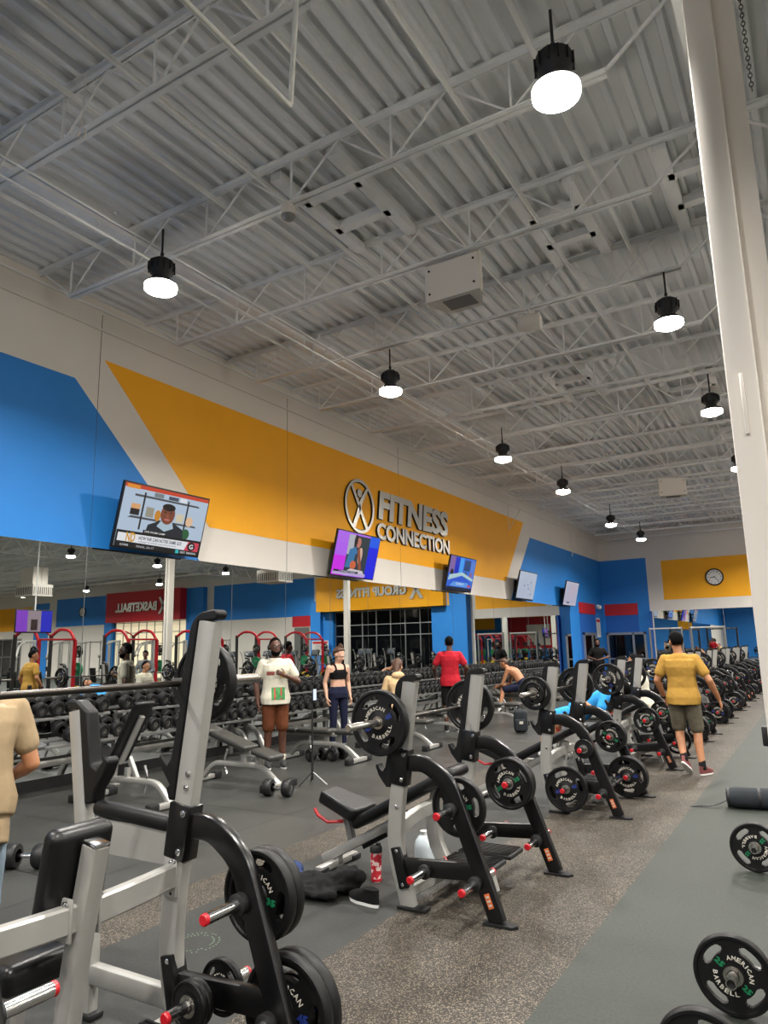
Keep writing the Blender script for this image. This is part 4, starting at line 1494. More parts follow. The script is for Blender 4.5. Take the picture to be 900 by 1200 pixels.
def gym_floor():
    mil = make_military()
    bar = make_barbell()
    bf = family(bar)
    bar['label'] = 'barbell racked on the tall press bench, crossing the frame edge'
    bar['group'] = 'barbells on the bench line'
    bar.location = (-2.50 - 0.066, 1.86, 1.511)
    load_bar(bar.location.x, 1.86, 1.511, 1, ['35'], 'tall press bench')
    load_bar(bar.location.x, 1.86, 1.511, -1, ['35'], 'tall press bench')
    W = 'tall press bench'
    load_horn(-2.50, 1.88, 1, 'upper', 1, ['35', '35'], W)
    load_horn(-2.50, 1.88, 1, 'lower', 1, ['45', '45'], W)
    load_horn(-2.50, 1.88, 1, 'inner', -1, ['5', '5'], W)
    load_horn(-2.50, 1.88, 1, 'inner', 1, ['10'], W)
    bn = make_bench()
    fam = family(bn)
    plan = {
        0: ([('near', 'upper', 1, ['35']), ('far', 'upper', -1, ['35', '35'])], ['45'], ['45']),
        1: ([('near', 'upper', -1, ['5']), ('near', 'inner', -1, ['45']), ('far', 'upper', -1, ['25', '25']), ('far', 'lower', -1, ['45', '45'])], ['25', '10'], ['45', '25']),
        2: ([('near', 'upper', -1, ['25']), ('near', 'upper', 1, ['10']), ('far', 'upper', -1, ['25']), ('far', 'lower', 1, ['35'])], ['45'], ['45']),
    }
    for i, ym in enumerate(BEN):
        o = bn if i == 0 else dup(fam)
        o.location = (BX, ym, 0)
        who = f'{BNAME[i]} incline bench'
        extra = ['water bottle and clothes on the mat beside it', 'a large plate with blue marks low on its near frame', 'a person in blue lying on it', 'nearest the man in the mustard shirt', '', '', '', '', 'farthest from the camera']
        o['label'] = f'grey and black incline bench with plate horns, {BNAME[i]} in the row'
        o['group'] = 'incline benches in a row'
        b = dup(bf)
        b['label'] = f'loaded barbell racked on the {who}'
        b['group'] = 'barbells on the bench line'
        by, bx, bz = ym + 0.03, BX - 0.115, 1.166
        b.location = (bx, by, bz)
        if i in plan:
            hs, n0, f0 = plan[i]
        else:
            rnd = random.Random(i)
            hs = [(fr, h, d, [rnd.choice(['45', '35', '25', '10']) for _ in range(rnd.choice([1, 2]))]) for fr in ('near', 'far') for h, d in ((('upper', -1), ('lower', -1), ('lower', 1)) if rnd.random() < .7 else (('upper', -1), ('lower', 1), ('upper', 1)))]
            n0, f0 = ['45'], ['45']
            if i > 6:
                hs = [q for q in hs if q[0] == 'near' or q[1] == 'upper']
        for fr, h, d, keys in hs:
            # clear space: a far-side load on the near frame must stay short of the far one
            keys = keys if h != 'inner' or '45' not in keys or True else keys
            load_horn(BX, ym, -1 if fr == 'near' else 1, h, d, keys, who)
        load_bar(bx, by, bz, -1, n0, who)
        load_bar(bx, by, bz, 1, f0, who)
gym_floor()

# ------------------------------------------------------------------ plates and bars at the right edge
def steel_peg(t, x, y, z, s, L):
    h = MB()
    h.lathe([(0.04, 0.0), (0.04, 0.012), (0.0235, 0.013), (0.0235, L), (0.018, L), (0.018, L - 0.03)], (x, y, z), (0, s, 0), 'sleeve', 20)
    o = h.build('storage_peg', t)
    c = MB()
    c.lathe([(0.0178, L - 0.02), (0.0178, L - 0.012)], (x, y, z), (0, s, 0), 'dark', 14)  # dark disc stands for the shade inside the open tube end
    c.build('hollow_shade', o)
def plate_tree(x, y, lab):
    t = thing('plate_tree', lab, 'plate rack', (x, y, 0), 0, 'low black plate trees by the walkway')
    a = MB()
    a.bar((-0.04, 0, 0.172), (0.62, 0, 0.172), 0.055, 0.05, 'black', 0.01, (0, 1, 0))
    a.bar((0.34, 0, 0.0), (0.34, 0, 0.95), 0.08, 0.06, 'black', 0.01, (0, 1, 0))
    a.build('frame', t)
    f = MB(); f.rbox((0.34, 0, 0.02), (0.3, 0.5, 0.04), 0.01, 'blackmat'); f.build('base', t)
    for hx, hz in ((0.0, 0.1735), (0.58, 0.1735), (0.34, 0.75)):
        steel_peg(t, hx, -0.025, hz, -1, 0.15)
    return t
def right_edge():
    for (x, y, ang, nm) in ((-0.515, 3.90, 0.75, 'second'), (-0.535, 3.12, 1.9, 'first'), (-0.592, 6.20, 2.4, 'third')):
        plate_tree(x, y, f'low black plate tree at the edge of the walkway, {nm} from the camera')
        plate('25', x, y - 0.062, 0.1725, f'low peg of the {nm} plate tree by the walkway', ang)
right_edge()

# ------------------------------------------------------------------ adjustable benches
def make_adjustable(back=0.0, seat=0.0, name='adjustable_bench'):
    """along local x, seat end at +x; back / seat = pad angles in degrees"""
    t = thing(name, '', 'weight bench')
    f = MB()
    f.sweep(fillet([(-0.72, 0, 0.05), (-0.52, 0, 0.25), (0.28, 0, 0.25), (0.55, 0, 0.05)], [0.12, 0.2], 5), rr(0.06, 0.07, 0.015, 2), (0, 1, 0), 'silver')
    f.build('frame', t)
    for x in (-0.72, 0.55):
        c = MB(); c.rbox((x, 0, 0.045), (0.075, 0.44, 0.06), 0.012, 'silver'); c.build('cross_foot', t)
        for s in (-1, 1):
            g = MB(); g.rbox((x, s * 0.245, 0.045), (0.09, 0.13, 0.088), 0.012, 'blackmat'); g.build('foot_cap', t)
    p = MB()
    p.bar((0.22, 0, 0.25), (0.22, 0, 0.40), 0.05, 0.05, 'silver')
    p.build('pivot_post', t)
    p = MB(); p.tube(fillet([(-0.30, 0, 0.12), (-0.36, 0, 0.28), (-0.30, 0, 0.42)], 0.1, 4), 0.016, 'chrome', 10); p.build('curved_strut', t)
    p = MB(); p.bar((-0.02, 0, 0.25), (-0.02, 0, 0.38), 0.05, 0.05, 'silver'); p.build('pivot_post', t)
    a = math.radians(back)
    R = RY(a)
    o = V((0.16, 0, 0.435))
    if back > 45:
        segs = [(-0.40, 0.80)]
    else:
        segs = [(-0.36, 0.62), (-0.86, 0.36)]
    for c, L in segs:
        q = MB(); q.rbox(o + R @ V((c, 0, 0)), (L, 0.27, 0.07), 0.03, 'vinyl' if back > 45 else 'greyvinyl', R, 4); q.build('back_pad', t)
    q = MB()
    q.bar(o + R @ V((-0.02, 0, -0.055)), o + R @ V((segs[-1][0] - segs[-1][1] * 0.3, 0, -0.055)), 0.06, 0.05, 'silver', 0.01)
    q.build('pad_support', t)
    q = MB(); R2 = RY(math.radians(seat)); q.rbox(o + V((0.04, 0, 0)) + R2 @ V((0.17, 0, 0)), (0.34, 0.28, 0.07), 0.03, 'vinyl' if back > 45 else 'greyvinyl', R2, 4); q.build('seat_pad', t)
    w = MB()
    for s in (-1, 1):
        w.lathe([(0.03, -0.015), (0.03, 0.015)], (0.60, s * 0.16, 0.035), (0, 1, 0), 'white', 14)
    w.build('wheel', t) if False else None
    return t
def adjustables():
    G = 'adjustable benches facing the dumbbells'
    a = make_adjustable(16, 14)
    a.location = (-6.40, 7.15, 0); a.rotation_euler = (0, 0, 0.0)
    tag(a, 'adjustable bench with a sloping worn grey pad in front of the white tee man', 'weight bench', G)
    b = make_adjustable(0, 0)
    b.location = (-6.60, 9.22, 0)
    tag(b, 'flat adjustable bench with grey pad in front of the woman in black', 'weight bench', G)
    fb = family(b)
    for (x, y, rz, lab) in ((-6.25, 10.9, 0.03, 'flat adjustable bench partly hidden behind the near barbell plate'),
                            (-6.30, 12.4, 0.0, 'flat adjustable bench between the hooded woman and the red shirt man'),
                            (-6.05, 14.6, 0.02, 'flat adjustable bench nearer than the shirtless seated man'),
                            (-6.4, 17.4, 0.0, 'flat bench the shirtless man sits on'),
                            (-2.85, 12.46, 0.0, 'flat bench under the seated man in the white tee'),
                            (-6.2, 19.4, 0.0, 'flat adjustable bench past the shirtless man'),
                            (-6.2, 21.6, 0.0, 'flat adjustable bench halfway between the shirtless man and the man in black')):
        dup(fb, None, (x, y, 0), rz, lab, G)
    c = make_adjustable(58, -22)
    c.location = (-6.95, 5.78, 0)
    c.rotation_euler = (0, 0, PI)
    tag(c, 'adjustable bench with its black back pad raised steeply, nearest the dumbbell rack end', 'weight bench', G)
adjustables()

# ------------------------------------------------------------------ dumbbell racks
def make_rack():
    t = thing('dumbbell_rack', '', 'dumbbell rack')
    Lr = 2.5
    for s in (-1, 1):
        y = s * (Lr / 2 - 0.12)
        f = MB()
        f.sweep(fillet([(0.0, y, 0.02), (0.0, y, 0.62), (-0.02, y, 0.85)], 0.1, 3), rr(0.07, 0.06, 0.01, 2), (0, 1, 0), 'silver_dark')
        f.build('upright', t)
        l = MB()
        l.sweep(fillet([(0.0, y, 0.40), (0.22, y, 0.38), (0.44, y, 0.02)], 0.26, 7), rr(0.075, 0.06, 0.012, 2), (0, 1, 0), 'silver')
        l.rbox((0.43, y, 0.01), (0.16, 0.08, 0.02), 0.006, 'silver')
        l.build('curved_leg', t)
    b = MB(); b.bar((0.03, -Lr / 2 + 0.1, 0.33), (0.03, Lr / 2 - 0.1, 0.33), 0.05, 0.075, 'silver', 0.01); b.build('stretcher', t)
    for k, (x, z) in enumerate(((0.34, 0.60), (0.03, 0.90))):
        h = MB()
        for d in (-0.10, 0.10):
            h.bar((x + d, -Lr / 2, z + d * -0.25), (x + d, Lr / 2, z + d * -0.25), 0.045, 0.035, 'silver_dark', 0.006)
        for s in (-1, 1):
            h.bar((0.0, s * (Lr / 2 - 0.12), z - 0.08), (x + 0.12, s * (Lr / 2 - 0.12), z - 0.06), 0.05, 0.06, 'silver_dark', 0.006)
        h.build('tier', t)
    return t
def make_dumbbell():
    h = MB()
    h.lathe([(0.0165, -0.075), (0.018, -0.04), (0.019, 0), (0.018, 0.04), (0.0165, 0.075)], (0, 0, 0), (1, 0, 0), 'chrome', 12)
    root = h.build('dumbbell')
    for s in (-1, 1):
        e = MB()
        e.lathe([(0.05, 0.066), (0.086, 0.072), (0.094, 0.085), (0.094, 0.155), (0.086, 0.168), (0.060, 0.170), (0.054, 0.166), (0.0, 0.166)], (0, 0, 0), (s, 0, 0), 'rubber2', 22, False)
        e.lathe([(0.024, 0.1665), (0.034, 0.1685), (0.034, 0.1665)], (0, 0, 0), (s, 0, 0), 'sleeve', 16, False)
        e.lathe([(0.012, 0.1685), (0.0, 0.1685)], (0, 0, 0), (s, 0, 0), 'sleeve', 12, False)
        e.build('dumbbell_head', root)
    return root
def dumbbells():
    rk = make_rack()
    fr = family(rk)
    db = make_dumbbell()
    fd = family(db)
    used = [0]
    n = 8
    for i in range(n):
        y = 5.35 + 2.62 * i
        o = rk if i == 0 else dup(fr)
        o.location = (-8.46, y, 0)
        o['label'] = f'grey two-tier dumbbell rack along the mirror, {ORD[i]} from the near end'
        o['group'] = 'dumbbell racks along the mirror'
        for tier, (x, z) in (('lower', (0.34, 0.60)), ('upper', (0.03, 0.90))):
            for k in range(11):
                if i == 0 and tier == 'lower' and k < 7:
                    continue
                yy = y - 1.12 + 0.224 * k
                d = db if used[0] == 0 else dup(fd)
                used[0] += 1
                d.location = (-8.46 + x, yy, z + 0.128)
                d.rotation_euler = (0, math.radians(14) if True else 0, 0)
                s = 1.0 if (i + k) % 3 else 0.94
                d.scale = (1, s, s)
                tag(d, f'black round dumbbell on the {tier} tier of the {ORD[i]} rack, {ORD[k]} from its near end', 'dumbbell', 'dumbbells on the racks')
    # saddles left empty at the near end
    for k in range(6):
        s = MB()
        s.prism([(-0.09, 0.0), (0.09, 0.0), (0.085, 0.03), (0.045, 0.012), (0, 0.008), (-0.045, 0.012), (-0.085, 0.03)], (-0.15, 0, 0), (0, 1, 0), (0, 0, 1), (1, 0, 0), 0.3, 'alum')
        o = s.build('dumbbell_saddle', None, 40, (-8.12, 4.25 + 0.224 * k, 0.628))
        o.rotation_euler = (0, math.radians(14), 0)
        tag(o, f'empty pale saddle on the first dumbbell rack, {ORD[k]} from its near end', 'saddle', 'empty dumbbell saddles')
    for (x, y, rz, lab) in ((-5.60, 3.72, 0.5, 'black dumbbell lying on the tiles beside the beige shirt man'),
                           (-6.75, 9.15, 1.3, 'black dumbbell on the floor under the flat bench before the woman, left one of two'),
                           (-6.50, 9.33, 1.5, 'black dumbbell on the floor under the flat bench before the woman, right one of two'),
                           (-5.58, 6.80, 0.25, 'black dumbbell on the floor under the sloping grey bench')):
        d = dup(fd, None, (x, y, 0.095), rz, lab, 'dumbbells left on the floor')
        d.scale = (1, 1, 1)
dumbbells()

# ------------------------------------------------------------------ small things on the floor
def small_things():
    b = thing('shaker_bottle', 'red and white patterned shaker bottle with a black lid on the mat', 'bottle', (-2.95, 4.71, 0))
    red = bpy.data.materials.new('red_print_plastic'); red.use_nodes = True
    nt = red.node_tree; bs = nt.nodes['Principled BSDF']
    tc = nt.nodes.new('ShaderNodeTexCoord'); nz = nt.nodes.new('ShaderNodeTexNoise'); rp = nt.nodes.new('ShaderNodeValToRGB')
    nz.inputs['Scale'].default_value = 26; nz.inputs['Detail'].default_value = 1
    rp.color_ramp.interpolation = 'CONSTANT'
    rp.color_ramp.elements[0].color = (*lin((176, 34, 48)), 1); rp.color_ramp.elements[1].position = 0.53; rp.color_ramp.elements[1].color = (*lin((216, 190, 186)), 1)
    nt.links.new(tc.outputs['Object'], nz.inputs['Vector']); nt.links.new(nz.outputs['Fac'], rp.inputs['Fac']); nt.links.new(rp.outputs['Color'], bs.inputs['Base Color'])
    c = MB(); c.lathe([(0.034, 0.0), (0.038, 0.01), (0.038, 0.03), (0.036, 0.04), (0.042, 0.19), (0.042, 0.2)], (0, 0, 0), (0, 0, 1), red, 24); c.build('body', b)
    c = MB(); c.lathe([(0.045, 0.2), (0.045, 0.225), (0.04, 0.24), (0.02, 0.245)], (0, 0, 0), (0, 0, 1), 'blackmat', 24); c.box((0.02, 0, 0.25), (0.03, 0.02, 0.025), 'blackmat'); c.build('lid', b)
    c = MB(); c.lathe([(0.0385, 0.008), (0.0395, 0.012), (0.0395, 0.022), (0.0385, 0.026)], (0, 0, 0), (0, 0, 1), 'redcap', 24, False); c.build('band', b)
    j = thing('water_jug', 'pale plastic water jug on the mat behind the nearest incline bench upright', 'bottle', (-2.80, 5.18, 0))
    c = MB(); c.lathe([(0.075, 0.0), (0.08, 0.02), (0.08, 0.15), (0.072, 0.19), (0.05, 0.22), (0.03, 0.235)], (0, 0, 0), (0, 0, 1), M['jug'], 24); c.build('body', j)
    c = MB(); c.lathe([(0.034, 0.235), (0.034, 0.26)], (0, 0, 0), (0, 0, 1), 'white', 18); c.build('cap', j)
    # tripod with phone
    t = thing('phone_tripod', 'thin black tripod holding a bright phone between two benches', 'tripod', (-5.63, 7.53, 0))
    c = MB(); c.tube([(0, 0, 0.06), (0, 0, 1.0)], 0.011, 'blackmat', 10); c.tube([(0, 0, 0.06), (0, 0, 0.5)], 0.015, 'blackmat', 10); c.build('pole', t)
    for a in (0.2, 2.3, 4.4):
        c = MB(); c.tube([(0, 0, 0.16), (0.2 * math.cos(a), 0.2 * math.sin(a), 0.012)], 0.009, 'alum' if a < 1 else 'blackmat', 8); c.build('leg', t)
    c = MB(); c.rbox((0, 0, 1.03), (0.05, 0.09, 0.07), 0.008, 'blackmat'); c.build('clamp', t)
    ph = MB(); ph.rbox((0, 0, 0), (0.012, 0.078, 0.15), 0.005, 'blackmat'); ph.box((0.0068, 0, 0), (0.001, 0.066, 0.135), E((210, 220, 236), 1.2))
    o = ph.build('phone', None, 40, (-5.595, 7.53, 1.09)); tag(o, 'mobile phone with a lit screen clamped on the thin tripod', 'phone')
    # pile of clothes
    def blob(name, lab, cat, loc, parts, m, vox=0.012, disp=0.03, group=None):
        g = MB()
        for c, r, rot in parts:
            g.ell(c, r, m, rot, 16, 10)
        o = g.build(name, None, 180, loc)
        rm = o.modifiers.new('remesh', 'REMESH'); rm.mode = 'VOXEL'; rm.voxel_size = vox; rm.use_smooth_shade = True
        tx = bpy.data.textures.new('folds', 'CLOUDS'); tx.noise_scale = 0.12
        dm = o.modifiers.new('folds', 'DISPLACE'); dm.texture = tx; dm.strength = disp * 2; dm.mid_level = 0.5; dm.texture_coords = 'GLOBAL'
        bake(o)
        tag(o, lab, cat, group)
        return o
    blob('jacket', 'crumpled black jacket heaped on the mat near the shaker bottle', 'clothing', (-3.14, 4.32, 0.0),
         [((0, 0, 0.06), (0.24, 0.15, 0.06), RZ(0.4)), ((0.12, 0.08, 0.09), (0.14, 0.10, 0.07), RZ(1.0)), ((-0.16, -0.04, 0.06), (0.14, 0.07, 0.05), RZ(-0.5)), ((0.04, -0.13, 0.04), (0.16, 0.06, 0.035), RZ(0.2))], M['blackcl'], disp=0.05)
    blob('towel', 'dark blue knit cloth lying beyond the black jacket on the mat', 'clothing', (-3.56, 4.52, 0.0),
         [((0, 0, 0.05), (0.16, 0.075, 0.05), RZ(-0.7)), ((0.08, -0.09, 0.045), (0.1, 0.06, 0.04), RZ(0.3))], M['bluedn'], disp=0.02)
    def sneaker(loc, rz, lab, upper='blackcl'):
        s = thing('sneaker', lab, 'shoe', loc, rz, 'sneakers in the clothes pile')
        shoe_parts(s, upper, 'white')
    sneaker((-3.40, 4.06, 0), 1.2, 'black sneaker with white sole beside the heaped jacket, nearer the stacked plates')
    sneaker((-2.74, 4.28, 0), 1.3, 'black sneaker with white sole between the heaped jacket and the bench', 'blackcl')
    # bags
    bag = thing('gym_bag', 'dark grey rolled gym bag with a strap lying on the walkway', 'bag', (-0.72, 8.35, 0), 0.1)
    c = MB(); c.lathe([(0.04, -0.30), (0.088, -0.29), (0.1, -0.2), (0.1, 0.2), (0.088, 0.29), (0.04, 0.30)], (0, 0, 0.099), (1, 0.05, 0), M['bagcl'], 20); c.build('body', bag)
    c = MB()
    for x in (-0.28, 0.0, 0.28):
        c.lathe([(0.1, x - 0.012), (0.1025, x - 0.012), (0.1025, x + 0.012), (0.1, x + 0.012)] if abs(x) < 0.1 else [(0.09, x - 0.012), (0.0935, x - 0.012), (0.0935, x + 0.012), (0.09, x + 0.012)], (0, 0, 0.099), (1, 0.05, 0), 'blackmat', 20, False)
    c.build('seam', bag)
    c = MB(); c.sweep(fillet([(-0.28, -0.02, 0.08), (-0.36, -0.04, 0.04), (-0.46, -0.1, 0.02), (-0.56, -0.06, 0.012), (-0.64, -0.1, 0.008)], 0.05, 3), rr(0.006, 0.03), (0.2, 0.9, 0.3), 'blackmat'); c.build('strap', bag)
    bp = thing('backpack', 'small black backpack standing on the floor near the shirtless man', 'bag', (-5.15, 13.55, 0), 0.3)
    c = MB(); c.rbox((0, 0, 0.22), (0.26, 0.2, 0.42), 0.07, M['bagcl'], None, 4); c.build('body', bp)
    c = MB(); c.rbox((0.0, -0.115, 0.15), (0.2, 0.06, 0.22), 0.025, M['bagcl'], None, 3); c.build('pocket', bp)
    c = MB(); c.tube(fillet([(-0.05, 0.02, 0.42), (-0.04, 0.02, 0.48), (0.04, 0.02, 0.48), (0.05, 0.02, 0.42)], 0.03, 3), 0.01, 'blackmat', 8); c.build('carry_loop', bp)
    c = MB(); c.box((0.02, -0.147, 0.20), (0.07, 0.003, 0.05), 'letterw'); c.build('badge', bp)
M['jug'] = mat('pale_blue_plastic', (206, 218, 222), 0.3)
M['bluedn'] = cloth('blue_knit', (40, 54, 92), 0.25)
M['bagcl'] = cloth('charcoal_nylon', (42, 46, 50), 0.15)

def bake(o):
    """apply the modifiers of o"""
    dg = bpy.context.evaluated_depsgraph_get()
    dg.update()
    me = bpy.data.meshes.new_from_object(o.evaluated_get(dg), depsgraph=dg)
    o.modifiers.clear()
    old = o.data
    mats = list(old.materials)
    o.data = me
    if not me.materials:
        for m in mats:
            me.materials.append(m)
    me.polygons.foreach_set('use_smooth', [True] * len(me.polygons))
    bpy.data.meshes.remove(old)

def shoe_parts(parent, upper, sole, name_u='shoe_upper', name_s='shoe_sole', M4=None, s=1.0):
    """a shoe, toe along local +y, sole at z=0; M4 places it inside the parent"""
    n = 18
    def outline(k):
        pts = []
        for i in range(n):
            a = 2 * PI * i / n
            x, y = math.sin(a), math.cos(a)
            w = 0.047 if y > -0.1 else 0.037
            pts.append((w * x * k, 0.05 + 0.142 * y * k))
        return pts
    so = MB()
    a = [V((x, y, 0.0)) for x, y in outline(0.97)]
    b = [V((x, y, 0.03 + (0.012 if y > 0.14 else 0))) for x, y in outline(1.0)]
    so.add(a + b, [tuple(reversed(range(n))), tuple(range(n, 2 * n))] + [(i, (i + 1) % n, (i + 1) % n + n, i + n) for i in range(n)], sole)
    up = MB()
    rings = []
    for z, k, cut in ((0.02, 0.98, 9), (0.045, 0.96, 9), (0.065, 0.84, 0.15), (0.085, 0.66, 0.06), (0.105, 0.50, 0.01)):
        r = []
        for x, y in outline(1.0):
            yy = -0.085 + (y + 0.085) * (1.0 if z < 0.05 else (0.86 if z < 0.07 else (0.62 if z < 0.09 else 0.44)))
            r.append(V((x * (1 if z < 0.05 else 0.9 if z < .07 else 0.82), yy, z)))
        rings.append(r)
    vs = [p for r in rings for p in r]
    fs = []
    for i in range(len(rings) - 1):
        fs += [(i * n + j, i * n + (j + 1) % n, (i + 1) * n + (j + 1) % n, (i + 1) * n + j) for j in range(n)]
    fs.append(tuple((len(rings) - 1) * n + j for j in range(n)))
    up.add(vs, fs, upper)
    for q in (so, up):
        if s != 1.0:
            q.v = [tuple(V(p) * s) for p in q.v]
        if M4 is not None:
            q.v = [tuple(M4 @ V(p)) for p in q.v]
    u = up.build(name_u, parent, 50)
    so.build(name_s, u if name_u == 'shoe' else parent, 50)
small_things()
# ------------------------------------------------------------------ people
def capsule(mb, a, b, ra, rb, m='skin_tan', seg=12, flat=1.0, side=None):
    """tapered limb segment with round ends; flat squeezes it across `side`"""
    a, b = V(a), V(b)
    d = (b - a)
    L = d.length
    t = d.normalized()
    u = (V(side) - t * V(side).dot(t)).normalized() if side is not None else t.orthogonal().normalized()
    w = t.cross(u)
    st = []
    for i in range(5):
        q = PI / 2 * i / 4
        st.append((-ra * math.cos(q), max(1e-4, ra * math.sin(q))))
    for i in range(5):
        q = PI / 2 * i / 4
        st.append((L + rb * math.sin(q), max(1e-4, rb * math.cos(q))))
    vs = []
    for h, r in st:
        vs += [a + t * h + (u * math.cos(2 * PI * j / seg) * flat + w * math.sin(2 * PI * j / seg)) * r for j in range(seg)]
    n = len(st)
    fs = [tuple(reversed(range(seg))), tuple((n - 1) * seg + j for j in range(seg))]
    for i in range(n - 1):
        fs += [(i * seg + j, i * seg + (j + 1) % seg, (i + 1) * seg + (j + 1) % seg, (i + 1) * seg + j) for j in range(seg)]
    mb.add(vs, fs, m)

def loft(mb, secs, m, seg=18):
    """secs: (centre, half width vector, half depth vector)"""
    vs = []
    for c, u, w in secs:
        c, u, w = V(c), V(u), V(w)
        for j in range(seg):
            a = 2 * PI * j / seg
            ca, sa = math.cos(a), math.sin(a)
            # slightly squared ellipse
            k = 1 / (abs(ca) ** 2.6 + abs(sa) ** 2.6) ** (1 / 2.6)
            vs.append(c + u * ca * k + w * sa * k)
    n = len(secs)
    fs = [tuple(reversed(range(seg))), tuple((n - 1) * seg + j for j in range(seg))]
    for i in range(n - 1):
        fs += [(i * seg + j, i * seg + (j + 1) % seg, (i + 1) * seg + (j + 1) % seg, (i + 1) * seg + j) for j in range(seg)]
    mb.add(vs, fs, m)

def skinned(mb, name, parent, vox, smooth=3, wrinkle=0.0, seed=0):
    o = mb.build(name, parent, 180)
    r = o.modifiers.new('remesh', 'REMESH'); r.mode = 'VOXEL'; r.voxel_size = vox; r.use_smooth_shade = True
    s = o.modifiers.new('smooth', 'SMOOTH'); s.factor = 0.5; s.iterations = smooth
    if wrinkle:
        tx = bpy.data.textures.new('folds', 'CLOUDS'); tx.noise_scale = 0.09
        d = o.modifiers.new('folds', 'DISPLACE'); d.texture = tx; d.strength = wrinkle; d.mid_level = 0.5; d.texture_coords = 'LOCAL'
    bake(o)
    return o

TOR = [(-0.09, 0.150, 0.115), (0.0, 0.170, 0.120), (0.12, 0.152, 0.104), (0.25, 0.152, 0.110), (0.37, 0.178, 0.122), (0.46, 0.176, 0.105), (0.52, 0.10, 0.075)]

